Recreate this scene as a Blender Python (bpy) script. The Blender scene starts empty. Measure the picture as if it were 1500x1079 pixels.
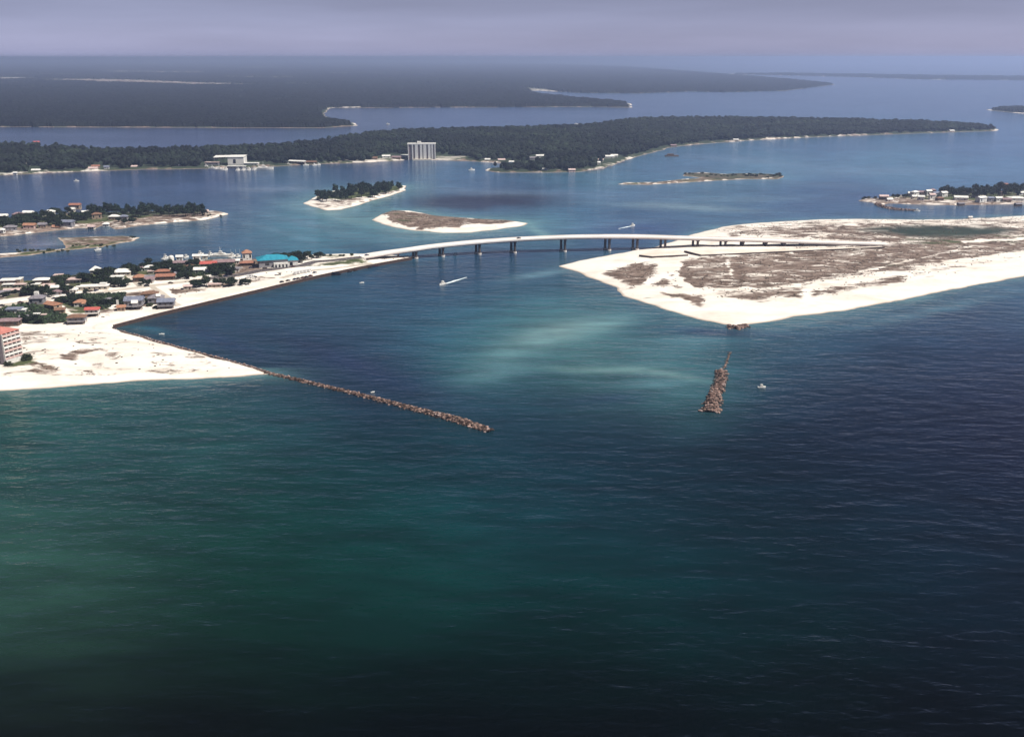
import bpy, math, random
import numpy as np

# ------------------------------------------------------------------ camera, world, sun, exposure
S = bpy.context.scene
C = S.collection
random.seed(7)
RNG = np.random.default_rng(7)
W, HT = 1500.0, 1079.0                      # photograph frame used for surveying ground positions
F = 1500 * 35 / 36.0
HORIZON = 84.0
CAM_H = 200.0
PITCH = math.atan((HT / 2 - HORIZON) / F)
cam = bpy.data.cameras.new('camera')
cam.lens, cam.sensor_width, cam.clip_start, cam.clip_end = 35, 36, 1.0, 300000
cam_o = bpy.data.objects.new('camera', cam)
cam_o.location = (0, 0, CAM_H)
cam_o.rotation_euler = (math.pi / 2 - PITCH, 0, 0)
C.objects.link(cam_o)
S.camera = cam_o

SUN_EL, SUN_AZ = math.radians(54), math.atan2(0.94, -0.34)      # azimuth measured from +Y towards +X
wd = bpy.data.worlds.new('World')
S.world = wd
wd.use_nodes = True
nt = wd.node_tree
nt.nodes.clear()
sky = nt.nodes.new('ShaderNodeTexSky')
sky.sky_type = 'NISHITA'
sky.sun_disc = False
sky.sun_elevation, sky.sun_rotation = SUN_EL, SUN_AZ
sky.altitude, sky.air_density, sky.dust_density, sky.ozone_density = 200, 1.0, 0.6, 2.5
# hazy lavender summer sky: pale and milky in the lowest degrees, deeper overhead
tcw = nt.nodes.new('ShaderNodeTexCoord')
sep = nt.nodes.new('ShaderNodeSeparateXYZ')
nt.links.new(tcw.outputs['Generated'], sep.inputs[0])
rmp = nt.nodes.new('ShaderNodeValToRGB')
for k, (p, c) in enumerate([(0.0, (0.70, 0.73, 1.38)), (0.05, (0.56, 0.505, 0.77)), (0.10, (0.49, 0.47, 0.68)), (0.24, (0.25, 0.25, 0.31)), (0.5, (0.12, 0.12, 0.14)), (0.85, (0.07, 0.07, 0.08))]):
    if k > 1:
        rmp.color_ramp.elements.new(p)
    rmp.color_ramp.elements[k].position = p
    rmp.color_ramp.elements[k].color = (*c, 1)
nt.links.new(sep.outputs[2], rmp.inputs[0])
tint = nt.nodes.new('ShaderNodeMix')
tint.data_type, tint.blend_type = 'RGBA', 'MULTIPLY'
tint.inputs[0].default_value = 1.0
# uneven haze: faint level streaks and thicker patches in the low air
smp = nt.nodes.new('ShaderNodeMapping')
smp.inputs['Scale'].default_value = (2.5, 2.5, 26)
nt.links.new(tcw.outputs['Generated'], smp.inputs[0])
snz = nt.nodes.new('ShaderNodeTexNoise')
snz.inputs['Scale'].default_value = 1.6
snz.inputs['Detail'].default_value = 5
nt.links.new(smp.outputs[0], snz.inputs['Vector'])
smr = nt.nodes.new('ShaderNodeMapRange')
smr.inputs[1].default_value, smr.inputs[2].default_value = 0.3, 0.7
smr.inputs[3].default_value, smr.inputs[4].default_value = 0.91, 1.09
nt.links.new(snz.outputs['Fac'], smr.inputs[0])
svm = nt.nodes.new('ShaderNodeVectorMath')
svm.operation = 'SCALE'
nt.links.new(rmp.outputs[0], svm.inputs[0])
nt.links.new(smr.outputs[0], svm.inputs['Scale'])
nt.links.new(svm.outputs[0], tint.inputs[7])
bgn = nt.nodes.new('ShaderNodeBackground')
bgn.inputs[1].default_value = 0.065
wo = nt.nodes.new('ShaderNodeOutputWorld')
nt.links.new(sky.outputs[0], tint.inputs[6])
nt.links.new(tint.outputs[2], bgn.inputs[0])
nt.links.new(bgn.outputs[0], wo.inputs[0])

sl = bpy.data.lights.new('sun', 'SUN')
sl.energy, sl.angle, sl.color = 4.4, math.radians(0.5), (1.0, 0.95, 0.87)
sun = bpy.data.objects.new('sun', sl)
sd_ = np.array([math.sin(SUN_AZ) * math.cos(SUN_EL), math.cos(SUN_AZ) * math.cos(SUN_EL), math.sin(SUN_EL)])
from mathutils import Vector, Matrix
sun.rotation_euler = Vector(sd_).to_track_quat('Z', 'Y').to_euler()
sun.location = (0, 0, 800)
C.objects.link(sun)

S.view_settings.view_transform = 'Standard'
S.view_settings.look = 'None'
S.view_settings.exposure = 0.7
S.view_settings.gamma = 1.0
S.cycles.volume_bounces = 1
S.cycles.max_bounces = 6
S.cycles.diffuse_bounces = 2
S.cycles.glossy_bounces = 2
S.cycles.sample_clamp_indirect = 3.0

# ------------------------------------------------------------------ helpers: survey, noise, distance
SP, CP = math.sin(PITCH), math.cos(PITCH)


def pixa(x, y, z=0.0):
    """ground points (at height z) seen at photograph positions x, y"""
    x, y = np.asarray(x, float), np.asarray(y, float)
    u, v = (x - W / 2) / F, -(y - HT / 2) / F
    dz = -SP + v * CP
    t = (z - CAM_H) / np.minimum(dz, -1e-5)
    return u * t, (CP + v * SP) * t


def pix(x, y, z=0.0):
    a, b = pixa(x, y, z)
    return float(a), float(b)


def to_px(X, Y, Z=0.0):
    dx, dy, dz = X, Y, Z - CAM_H
    fw = dy * CP - dz * SP
    up = dy * SP + dz * CP
    return W / 2 + F * dx / fw, HT / 2 - F * up / fw


def hsh(i, j, s):
    n = (i * 374761393 + j * 668265263 + s * 974634877) & 0xFFFFFFFF
    n = ((n ^ (n >> 13)) * 1274126177) & 0xFFFFFFFF
    return ((n ^ (n >> 16)) & 0xFFFF) / 65535.0


def vnoise(x, y, s=0):
    xi, yi = np.floor(x).astype(np.int64), np.floor(y).astype(np.int64)
    fx, fy = x - xi, y - yi
    fx, fy = fx * fx * (3 - 2 * fx), fy * fy * (3 - 2 * fy)
    a, b = hsh(xi, yi, s), hsh(xi + 1, yi, s)
    c, d = hsh(xi, yi + 1, s), hsh(xi + 1, yi + 1, s)
    return (a * (1 - fx) + b * fx) * (1 - fy) + (c * (1 - fx) + d * fx) * fy


def fbm(x, y, s=0, o=4):
    t, a, n = 0.0, 0.5, 0.0
    for k in range(o):
        t = t + a * vnoise(x * 2 ** k, y * 2 ** k, s + k)
        n += a
        a *= 0.5
    return t / n


def sstep(a, b, x):
    t = np.clip((x - a) / (b - a), 0, 1)
    return t * t * (3 - 2 * t)


def seg_dist(px, py, pts, closed=True):
    best = np.full(px.shape, 1e18)
    n = len(pts)
    for i in range(n if closed else n - 1):
        ax, ay = pts[i]
        bx, by = pts[(i + 1) % n]
        dx, dy = bx - ax, by - ay
        L = dx * dx + dy * dy + 1e-12
        t = np.clip(((px - ax) * dx + (py - ay) * dy) / L, 0, 1)
        best = np.minimum(best, (px - ax - t * dx) ** 2 + (py - ay - t * dy) ** 2)
    return np.sqrt(best)


def inside(px, py, pts):
    r = np.zeros(px.shape, bool)
    n = len(pts)
    for i in range(n):
        ax, ay = pts[i]
        bx, by = pts[(i + 1) % n]
        if ay == by:
            continue
        c = ((ay > py) != (by > py)) & (px < (bx - ax) * (py - ay) / (by - ay) + ax)
        r ^= c
    return r


def sdist(px, py, pts):
    d = seg_dist(px, py, pts)
    return np.where(inside(px, py, pts), d, -d)


def mask_px(x, y, polys, soft=4.0, ys=3.0):
    """soft membership of survey positions in outlines"""
    m = np.zeros(np.shape(x))
    for p in polys:
        w = 1.0
        if isinstance(p, tuple) and isinstance(p[0], (int, float)):
            w, p = p
        q = [(a, b * ys) for a, b in p]
        m = np.maximum(m, w * sstep(-soft, soft, sdist(x, y * ys, q)))
    return m


# ------------------------------------------------------------------ helpers: materials
def lin(c):
    return tuple(((v / 255) / 12.92 if v / 255 <= 0.04045 else ((v / 255 + 0.055) / 1.055) ** 2.4) for v in c)


MATS = {}


def mat(name, c, c2=None, scale=0.6, rough=0.8, spec=0.3, rnd=0.0, metal=0.0, island=None):
    if name in MATS:
        return MATS[name]
    m = bpy.data.materials.new(name)
    m.use_nodes = True
    t = m.node_tree
    b = t.nodes['Principled BSDF']
    b.inputs['Roughness'].default_value = rough
    b.inputs['Specular IOR Level'].default_value = spec
    b.inputs['Metallic'].default_value = metal
    c2 = c2 or tuple(v * 0.72 for v in c)
    tc = t.nodes.new('ShaderNodeTexCoord')
    no = t.nodes.new('ShaderNodeTexNoise')
    no.inputs['Scale'].default_value = scale
    no.inputs['Detail'].default_value = 5
    t.links.new(tc.outputs['Object'], no.inputs['Vector'])
    r = t.nodes.new('ShaderNodeValToRGB')
    r.color_ramp.elements[0].position, r.color_ramp.elements[1].position = 0.35, 0.68
    r.color_ramp.elements[0].color = (*c2, 1)
    r.color_ramp.elements[1].color = (*c, 1)
    t.links.new(no.outputs['Fac'], r.inputs[0])
    out = r.outputs[0]
    if rnd:
        oi = t.nodes.new('ShaderNodeObjectInfo')
        mr = t.nodes.new('ShaderNodeMapRange')
        mr.inputs[3].default_value, mr.inputs[4].default_value = 1 - rnd, 1 + rnd
        t.links.new(oi.outputs['Random'], mr.inputs[0])
        hs = t.nodes.new('ShaderNodeHueSaturation')
        t.links.new(mr.outputs[0], hs.inputs['Value'])
        t.links.new(out, hs.inputs['Color'])
        out = hs.outputs[0]
    t.links.new(out, b.inputs['Base Color'])
    if island:
        ge = t.nodes.new('ShaderNodeNewGeometry')
        mi = t.nodes.new('ShaderNodeMapRange')
        mi.inputs[3].default_value, mi.inputs[4].default_value = island
        pw = t.nodes.new('ShaderNodeMath')
        pw.operation = 'POWER'
        pw.inputs[1].default_value = 2.2
        t.links.new(ge.outputs['Random Per Island'], pw.inputs[0])
        t.links.new(pw.outputs[0], mi.inputs[0])
        hv = t.nodes.new('ShaderNodeHueSaturation')
        t.links.new(mi.outputs[0], hv.inputs['Value'])
        t.links.new(out, hv.inputs['Color'])
        t.links.new(hv.outputs[0], b.inputs['Base Color'])
    MATS[name] = m
    return m


M_WHITE = mat('white_paint', (0.74, 0.72, 0.68))
M_CREAM = mat('cream_stucco', (0.62, 0.56, 0.46))
M_GREYWALL = mat('grey_siding', (0.26, 0.25, 0.27))
M_TANWALL = mat('tan_siding', (0.36, 0.27, 0.2))
M_BROWNWALL = mat('brown_siding', (0.12, 0.08, 0.06))
M_PINK = mat('pink_stucco', (0.62, 0.44, 0.40))
M_YELLOW = mat('pale_yellow_siding', (0.62, 0.60, 0.34))
R_WHITE = mat('white_roofing', (0.76, 0.74, 0.70), (0.6, 0.58, 0.55), 0.25)
R_PALEPINK = mat('pale_pink_roofing', (0.62, 0.47, 0.44), None, 0.3)
R_GREY = mat('grey_shingle', (0.24, 0.22, 0.24), (0.14, 0.13, 0.15), 0.5)
R_BLUEGREY = mat('blue_grey_shingle', (0.2, 0.22, 0.29), (0.13, 0.14, 0.19), 0.5)
R_MAUVE = mat('mauve_shingle', (0.27, 0.19, 0.2), (0.18, 0.12, 0.13), 0.4)
R_TERRA = mat('terracotta_tile', (0.34, 0.15, 0.10), (0.22, 0.10, 0.07), 0.5)
R_ORANGE = mat('orange_tile', (0.40, 0.20, 0.125), (0.26, 0.13, 0.085), 0.5)
R_RED = mat('red_metal_roofing', (0.48, 0.11, 0.09), (0.34, 0.08, 0.07), 0.5)
R_CORAL = mat('coral_roofing', (0.50, 0.19, 0.155), (0.38, 0.145, 0.12), 0.3)
R_BROWN = mat('brown_shingle', (0.22, 0.12, 0.08), (0.13, 0.075, 0.05), 0.5)
R_TEAL = mat('teal_metal_roofing', (0.03, 0.27, 0.37), (0.02, 0.19, 0.28), 0.35, 0.5)
M_GLASS = mat('dark_glass', (0.012, 0.014, 0.02), None, 0.5, 0.15, 0.6)
M_TIMBER = mat('weathered_timber', (0.075, 0.045, 0.035), (0.035, 0.022, 0.018), 0.8)
M_CONC = mat('pale_concrete', (0.62, 0.57, 0.53), (0.45, 0.41, 0.38), 0.15)
M_DECK = mat('bridge_deck_concrete', (0.82, 0.77, 0.74), (0.72, 0.67, 0.63), 0.05)
M_FASCIA = mat('bridge_girder_concrete', (0.5, 0.42, 0.40), (0.38, 0.31, 0.29), 0.1)
M_COLUMN = mat('dark_concrete', (0.09, 0.07, 0.065), (0.035, 0.03, 0.028), 0.15)  # dark mottled tone of the bridge columns and caps
M_ASPH = mat('asphalt', (0.085, 0.07, 0.075), (0.055, 0.045, 0.05), 0.08)
M_PALEROAD = mat('sandy_concrete_road', (0.55, 0.49, 0.42), (0.42, 0.37, 0.31), 0.1)
M_LINE = mat('road_paint', (0.75, 0.72, 0.65))
M_TYRE = mat('tyre_rubber', (0.02, 0.02, 0.02))
M_BARK = mat('bark', (0.07, 0.05, 0.04), None, 1.0)
M_LEAF = mat('dark_leaf', (0.022, 0.036, 0.014), (0.007, 0.013, 0.007), 0.5, 0.7, 0.2, 0.35, island=(0.6, 2.2))  # lighter leaves at random paint in sunlit specks
M_LEAF2 = mat('olive_leaf', (0.055, 0.065, 0.025), (0.020, 0.028, 0.012), 0.5, 0.7, 0.2, 0.3)
M_PINE = mat('pine_needles', (0.016, 0.032, 0.016), (0.006, 0.012, 0.008), 0.4, 0.7, 0.2, 0.3, island=(0.7, 2.0))
M_FOREST = mat('forest_leaf', (0.012, 0.018, 0.010), (0.0015, 0.003, 0.003), 0.006, 0.8, 0.15, island=(0.55, 2.6))
M_ROCK = mat('jetty_granite', (0.24, 0.165, 0.14), (0.05, 0.027, 0.02), 0.4, 0.85, island=(0.18, 2.3))
M_ROCKP = mat('pale_granite', (0.44, 0.36, 0.34), (0.14, 0.09, 0.08), 0.35, 0.85, island=(0.3, 1.6))
M_FOAM = mat('white_foam', (0.8, 0.82, 0.83), (0.45, 0.55, 0.6), 0.15)
M_SCRUB = mat('dune_scrub', (0.10, 0.075, 0.05), (0.04, 0.03, 0.022), 0.3)


# ------------------------------------------------------------------ helpers: objects
def tag(o, label=None, cat=None, group=None, kind=None):
    if label:
        o['label'] = label
    if cat:
        o['category'] = cat
    if group:
        o['group'] = group
    if kind:
        o['kind'] = kind
    return o


def link_mesh(name, me, parent=None):
    o = bpy.data.objects.new(name, me)
    C.objects.link(o)
    if parent is not None:
        o.parent = parent
    return o


def empty(name, loc=(0, 0, 0), rz=0.0):
    o = bpy.data.objects.new(name, None)
    o.location = loc
    o.rotation_euler = (0, 0, rz)
    C.objects.link(o)
    return o


def np_mesh(name, V, Fc, m, smooth=False):
    """fast mesh from numpy arrays; Fc is (n,3) or (n,4)"""
    V, Fc = np.asarray(V, np.float32), np.asarray(Fc, np.int32)
    me = bpy.data.meshes.new(name)
    k = Fc.shape[1]
    me.vertices.add(len(V))
    me.vertices.foreach_set('co', V.ravel())
    me.loops.add(Fc.size)
    me.loops.foreach_set('vertex_index', Fc.ravel())
    me.polygons.add(len(Fc))
    me.polygons.foreach_set('loop_start', np.arange(0, Fc.size, k, dtype=np.int32))
    me.polygons.foreach_set('use_smooth', np.full(len(Fc), smooth, dtype=bool))
    me.update(calc_edges=True)
    me.materials.append(m)
    return me


class MB:
    def __init__(s):
        s.v, s.f = [], []

    def add(s, vs, fs):
        b = len(s.v)
        s.v += [tuple(p) for p in vs]
        s.f += [tuple(i + b for i in f) for f in fs]
        return s

    def box(s, x0, x1, y0, y1, z0, z1):
        return s.add([(x0, y0, z0), (x1, y0, z0), (x1, y1, z0), (x0, y1, z0), (x0, y0, z1), (x1, y0, z1), (x1, y1, z1), (x0, y1, z1)],
                     [(0, 3, 2, 1), (4, 5, 6, 7), (0, 1, 5, 4), (1, 2, 6, 5), (2, 3, 7, 6), (3, 0, 4, 7)])

    def cyl(s, x, y, z0, z1, r0, r1=None, n=10):
        r1 = r0 if r1 is None else r1
        vs = [(x + r0 * math.cos(2 * math.pi * k / n), y + r0 * math.sin(2 * math.pi * k / n), z0) for k in range(n)]
        vs += [(x + r1 * math.cos(2 * math.pi * k / n), y + r1 * math.sin(2 * math.pi * k / n), z1) for k in range(n)]
        fs = [(k, (k + 1) % n, (k + 1) % n + n, k + n) for k in range(n)] + [tuple(range(n - 1, -1, -1)), tuple(range(n, 2 * n))]
        return s.add(vs, fs)

    def loft(s, rings, caps=True):
        n = len(rings[0])
        vs = [p for r in rings for p in r]
        fs = []
        for i in range(len(rings) - 1):
            for k in range(n):
                a, b = i * n + k, i * n + (k + 1) % n
                fs.append((a, b, b + n, a + n))
        if caps:
            fs += [tuple(range(n - 1, -1, -1)), tuple(range((len(rings) - 1) * n, len(rings) * n))]
        return s.add(vs, fs)

    def extrude_y(s, prof, y0, y1):
        """profile in x,z swept from y0 to y1"""
        return s.loft([[(x, y0, z) for x, z in prof], [(x, y1, z) for x, z in prof]])

    def mesh(s, name, m):
        me = bpy.data.meshes.new(name)
        me.from_pydata(s.v, [], s.f)
        import bmesh
        bm = bmesh.new()
        bm.from_mesh(me)
        bmesh.ops.recalc_face_normals(bm, faces=bm.faces)
        bm.to_mesh(me)
        bm.free()
        me.materials.append(m)
        return me

    def build(s, name, m, parent=None):
        return link_mesh(name, s.mesh(name, m), parent)


def copy_tree(o):
    c = o.copy()
    C.objects.link(c)
    for ch in o.children:
        d = ch.copy()
        C.objects.link(d)
        d.parent = c
        for g in ch.children:
            e = g.copy()
            C.objects.link(e)
            e.parent = d
    return c


# ------------------------------------------------------------------ land outlines (surveyed)
SEAWALL = [(166, 481), (230, 464), (300, 447), (380, 428), (450, 411), (520, 396), (570, 386.5), (603, 380.5)]
O_NEAR = [(-160, 584), (0, 572), (60, 568), (130, 563), (200, 558), (280, 555), (340, 551.5), (398, 548), (372, 540), (330, 528), (280, 515), (230, 501), (195, 491), (168, 484)] + SEAWALL + \
         [(600, 376), (560, 372.5), (520, 371.5), (480, 372), (440, 374), (420, 375), (380, 379), (350, 379), (320, 379), (290, 381), (250, 385.5), (215, 390), (165, 397), (120, 401), (60, 410), (0, 413), (-160, 424)]
O_SPIT = [(822, 390), (850, 400), (880, 411), (903, 423), (915, 434), (940, 442), (970, 452), (1000, 461), (1030, 469), (1060, 475), (1080, 477.5), (1100, 473.5), (1150, 466), (1200, 459), (1250, 452), (1300, 443), (1350, 433), (1400, 422.5), (1450, 413), (1500, 404.5), (1600, 387), (1750, 366),
          (1750, 308), (1600, 311), (1500, 316), (1450, 319), (1400, 321), (1340, 322), (1250, 321), (1200, 321.5), (1150, 324), (1100, 327.5), (1060, 332), (1030, 339), (1005, 346), (985, 354), (965, 361), (935, 366.5), (905, 371.5), (870, 377.5), (840, 383.5)]
O_SANDISLE = [(543, 322), (560, 314), (575, 308.5), (600, 309), (640, 316), (690, 320), (740, 322.5), (776, 327), (760, 332), (720, 337), (690, 340.5), (650, 341), (610, 338), (580, 333), (560, 328)]
O_WOODISLE = [(445, 298), (460, 290), (480, 281), (510, 277), (550, 273), (594, 272), (592, 279), (570, 287), (545, 294), (525, 301), (500, 307), (480, 308), (460, 303.5)]
O_LEFTPEN = [(-160, 364), (0, 346.5), (60, 340), (115, 334), (140, 334.5), (150, 330), (160, 331), (168, 336.5), (200, 331), (250, 326), (300, 322), (336, 313.5), (320, 310), (300, 309), (260, 310), (200, 311), (150, 312), (100, 313), (50, 318), (0, 322), (-160, 334)]
O_MARSH = [(-120, 384), (0, 371.5), (30, 369.5), (96, 364), (93, 356), (86, 348.5), (130, 347), (180, 345.5), (205, 348), (195, 353), (165, 358), (150, 362), (100, 366), (40, 374), (0, 377), (-120, 390)]
O_RIDGE = [(-250, 268), (0, 257), (60, 254), (130, 251), (200, 248.5), (290, 247), (380, 245), (470, 240), (540, 238), (600, 234), (660, 235), (700, 237), (760, 240), (790, 243), (745, 245.5), (715, 247.5), (713, 249.5), (730, 252.5), (800, 253), (850, 252), (885, 247), (905, 240), (930, 230), (968, 221), (976, 217), (1000, 213.5), (1060, 208.5), (1120, 204.5), (1180, 201.5), (1260, 198.5), (1340, 195.5), (1400, 193.5), (1455, 192), (1464, 190),
           (1400, 184), (1350, 182), (1250, 179), (1150, 176.5), (1050, 175.5), (930, 177), (850, 188), (700, 192), (600, 194.5), (540, 199), (500, 205), (470, 210), (400, 217), (300, 221), (200, 224), (135, 223), (130, 217), (80, 215), (0, 216), (-250, 222)]
O_FAR = [(-500, 190), (-200, 187), (0, 186), (200, 186.5), (380, 187.5), (470, 187.5), (523, 184), (515, 180), (490, 177.5), (474, 169), (478, 161.5), (490, 158), (540, 158), (640, 157.5), (760, 157), (830, 156.5), (925, 157.5), (922, 152), (900, 149.5), (850, 145), (800, 140), (768, 134), (790, 133), (850, 136), (930, 137), (1010, 134), (1060, 135), (1150, 133), (1190, 128), (1222, 124), (1170, 118), (1100, 112), (1000, 104), (920, 98), (800, 94), (500, 91), (-500, 91)]
O_RIGHTPEN = [(1256, 294), (1268, 291), (1285, 291), (1310, 287), (1350, 284), (1400, 283), (1500, 279), (1650, 274), (1650, 298), (1500, 299), (1450, 299.5), (1400, 300.5), (1340, 299.5), (1300, 297.5), (1293, 300.5), (1278, 296.5)]
O_FARISLET = [(905, 270), (915, 267.5), (960, 267), (1000, 262.5), (1030, 260.5), (1000, 257.5), (1005, 253.5), (1030, 252.5), (1060, 255), (1085, 254), (1130, 255), (1150, 258), (1140, 262.5), (1090, 262.5), (1050, 264.5), (1000, 267.5), (950, 270.5)]
O_EASTISLET = [(1442, 161), (1460, 159.5), (1500, 158.5), (1640, 156), (1640, 166), (1520, 166.5), (1500, 166.5), (1470, 164)]
O_HORIZONLAND = [(1060, 108.5), (1150, 108), (1300, 110), (1500, 113), (1700, 116), (1700, 119), (1500, 117.5), (1350, 116.5), (1250, 113), (1150, 110.5)]


def world_poly(o):
    return [pix(a, b) for a, b in o]


LANDS = {}
SEAWALL_W = world_poly(SEAWALL)


def land_height(key, X, Y):
    L = LANDS[key]
    w = L['w']
    sd = sdist(X, Y, w)
    if L['coast']:
        k = L['coast']
        rough = (fbm(X / (k * 3), Y / (k * 3), 11) - 0.5) * k
        if L.get('wall'):
            rough = rough * sstep(8, 40, seg_dist(X, Y, SEAWALL_W, False)) - 1.2 * (1 - sstep(0, 6, seg_dist(X, Y, SEAWALL_W, False)))
        sd = sd + rough
    beach = np.full(np.shape(X), L['beach'])
    if L.get('wall'):
        dw = seg_dist(X, Y, SEAWALL_W, False)
        beach = np.where(dw < 14, 1.2, beach)
    h = L['h'] * np.where(sd > 0, 1 - np.exp(-np.maximum(sd, 0) / beach), np.maximum(sd, -60) * 0.5 / beach)
    h = h + L['dune'] * (fbm(X / 22, Y / 22, 5) - 0.35) * sstep(6, 45, sd)
    if key == 'near':
        # embankment carrying the road up to the bridge
        d = seg_dist(X, Y, RAMP_W, False)
        t = sstep(RAMP_W[0][0], RAMP_W[-1][0], X)
        h = np.maximum(h, np.where(sd > 1, 2.2 + (4.7 - 2.2) * t - np.maximum(d - 9.5, 0) * 0.30, h))
        h = np.where(X > RAMP_W[-1][0] + 1, np.minimum(h, 2.4), h)
    return h, sd


RAMP_W = [pix(462, 386.9), pix(500, 385.0), pix(533, 383.2)]


def add_land(key, outline, h, beach, dune, coast, **kw):
    LANDS[key] = dict(o=outline, w=world_poly(outline), h=h, beach=beach, dune=dune, coast=coast, **kw)


add_land('near', O_NEAR, 2.3, 9.0, 1.2, 5, wall=True)
add_land('spit', O_SPIT, 2.4, 12.0, 2.2, 8)
add_land('sandisle', O_SANDISLE, 2.0, 10.0, 1.2, 7)
add_land('woodisle', O_WOODISLE, 2.4, 9.0, 1.0, 8)
add_land('leftpen', O_LEFTPEN, 2.0, 3.0, 0.8, 6)
add_land('marsh', O_MARSH, 0.9, 5.0, 0.4, 5)
add_land('ridge', O_RIDGE, 3.0, 6.0, 0.8, 14)
add_land('far', O_FAR, 3.0, 15.0, 0.5, 40)
add_land('rightpen', O_RIGHTPEN, 2.0, 4.0, 0.6, 6)
add_land('farislet', O_FARISLET, 1.2, 6.0, 0.4, 5)
add_land('eastislet', O_EASTISLET, 2.0, 10.0, 0.4, 20)
add_land('horizonland', O_HORIZONLAND, 3.0, 20.0, 0.0, 60)


def ground(x, y):
    X, Y = np.array([x]), np.array([y])
    b = 0.0
    for k in ('near', 'spit', 'leftpen', 'rightpen', 'woodisle', 'ridge', 'sandisle'):
        b = max(b, float(land_height(k, X, Y)[0][0]))
    return b


def at(x, y):
    """point on the land surface seen at x, y"""
    z = 2.2
    for _ in range(3):
        a = pix(x, y, z)
        z = ground(*a)
    a = pix(x, y, z)
    return a[0], a[1], z


# ------------------------------------------------------------------ land surface material
def land_material():
    m = bpy.data.materials.new('sand_and_scrub')
    m.use_nodes = True
    t = m.node_tree
    N, Lk = t.nodes, t.links
    b = N['Principled BSDF']
    b.inputs['Roughness'].default_value = 0.95
    b.inputs['Specular IOR Level'].default_value = 0.1
    tc = N.new('ShaderNodeTexCoord')

    def attr(n):
        a = N.new('ShaderNodeAttribute')
        a.attribute_name = n
        return a.outputs['Fac']

    mpx = N.new('ShaderNodeMapping')
    mpx.inputs['Rotation'].default_value = (0, 0, math.radians(-6))
    mpx.inputs['Scale'].default_value = (0.5, 1.0, 1.0)
    Lk.new(tc.outputs['Object'], mpx.inputs[0])

    def noise(scale, detail=5.0, rough=0.6, dist=0.0):
        n = N.new('ShaderNodeTexNoise')
        n.inputs['Scale'].default_value = scale
        n.inputs['Detail'].default_value = detail
        n.inputs['Roughness'].default_value = rough
        n.inputs['Distortion'].default_value = dist
        Lk.new(mpx.outputs[0], n.inputs['Vector'])
        return n.outputs['Fac']

    def ramp(f, stops):
        r = N.new('ShaderNodeValToRGB')
        e = r.color_ramp.elements
        while len(e) < len(stops):
            e.new(0.5)
        for k, (p, c) in enumerate(stops):
            e[k].position = p
            e[k].color = (*c, 1)
        Lk.new(f, r.inputs[0])
        return r.outputs[0]

    def math_(op, a, c, d=None):
        n = N.new('ShaderNodeMath')
        n.operation = op
        for k, v in enumerate((a, c, d)):
            if v is None:
                continue
            if isinstance(v, (int, float)):
                n.inputs[k].default_value = v
            else:
                Lk.new(v, n.inputs[k])
        return n.outputs[0]

    def mix(f, a, c):
        n = N.new('ShaderNodeMix')
        n.data_type = 'RGBA'
        if isinstance(f, (int, float)):
            n.inputs[0].default_value = f
        else:
            Lk.new(f, n.inputs[0])
        Lk.new(a, n.inputs[6])
        Lk.new(c, n.inputs[7])
        return n.outputs[2]

    def mrange(f, a, c):
        n = N.new('ShaderNodeMapRange')
        n.interpolation_type = 'SMOOTHSTEP'
        n.inputs[1].default_value, n.inputs[2].default_value = a, c
        Lk.new(f, n.inputs[0])
        return n.outputs[0]

    sand = ramp(noise(0.04, 8, 0.7, 0.5), [(0.3, (0.58, 0.51, 0.44)), (0.5, (0.72, 0.66, 0.60)), (0.7, (0.79, 0.75, 0.70))])
    scrub = ramp(math_('MULTIPLY_ADD', noise(0.14, 9, 0.85), 1.7, -0.35), [(0.33, (0.045, 0.027, 0.017)), (0.45, (0.125, 0.088, 0.068)), (0.58, (0.20, 0.148, 0.122)), (0.72, (0.34, 0.265, 0.225))])
    green = ramp(noise(0.09, 6, 0.7), [(0.3, (0.03, 0.04, 0.018)), (0.7, (0.10, 0.115, 0.05))])
    marsh = ramp(noise(0.03, 6, 0.7), [(0.3, (0.016, 0.028, 0.024)), (0.7, (0.04, 0.055, 0.042))])
    # patchy cover: the cover grows where a broken-up noise stays under the local density
    n1 = math_('MULTIPLY_ADD', noise(0.075, 10, 0.74, 0.8), 1.5, -0.25)
    cover = mrange(math_('SUBTRACT', math_('ADD', math_('MULTIPLY', attr('scrub'), 0.52), 0.18), n1), -0.07, 0.11)
    col = mix(cover, sand, scrub)
    n2 = math_('MULTIPLY_ADD', noise(0.06, 8, 0.68, 0.3), 1.4, -0.2)
    gcover = mrange(math_('SUBTRACT', math_('ADD', math_('MULTIPLY', attr('green'), 0.50), 0.25), n2), -0.06, 0.12)
    col = mix(gcover, col, green)
    col = mix(attr('marsh'), col, marsh)
    # wet strip at the waterline
    geo = N.new('ShaderNodeNewGeometry')
    sx = N.new('ShaderNodeSeparateXYZ')
    Lk.new(geo.outputs['Position'], sx.inputs[0])
    wet = mrange(sx.outputs[2], 0.55, 0.05)
    rgb = N.new('ShaderNodeRGB')
    rgb.outputs[0].default_value = (0.34, 0.25, 0.19, 1)
    col = mix(math_('MULTIPLY', wet, 0.8), col, rgb.outputs[0])
    Lk.new(col, b.inputs['Base Color'])
    bp = N.new('ShaderNodeBump')
    bp.inputs['Distance'].default_value = 0.6
    bp.inputs['Strength'].default_value = 0.5
    Lk.new(n1, bp.inputs['Height'])
    Lk.new(bp.outputs[0], b.inputs['Normal'])
    return m


M_LAND = land_material()

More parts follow.
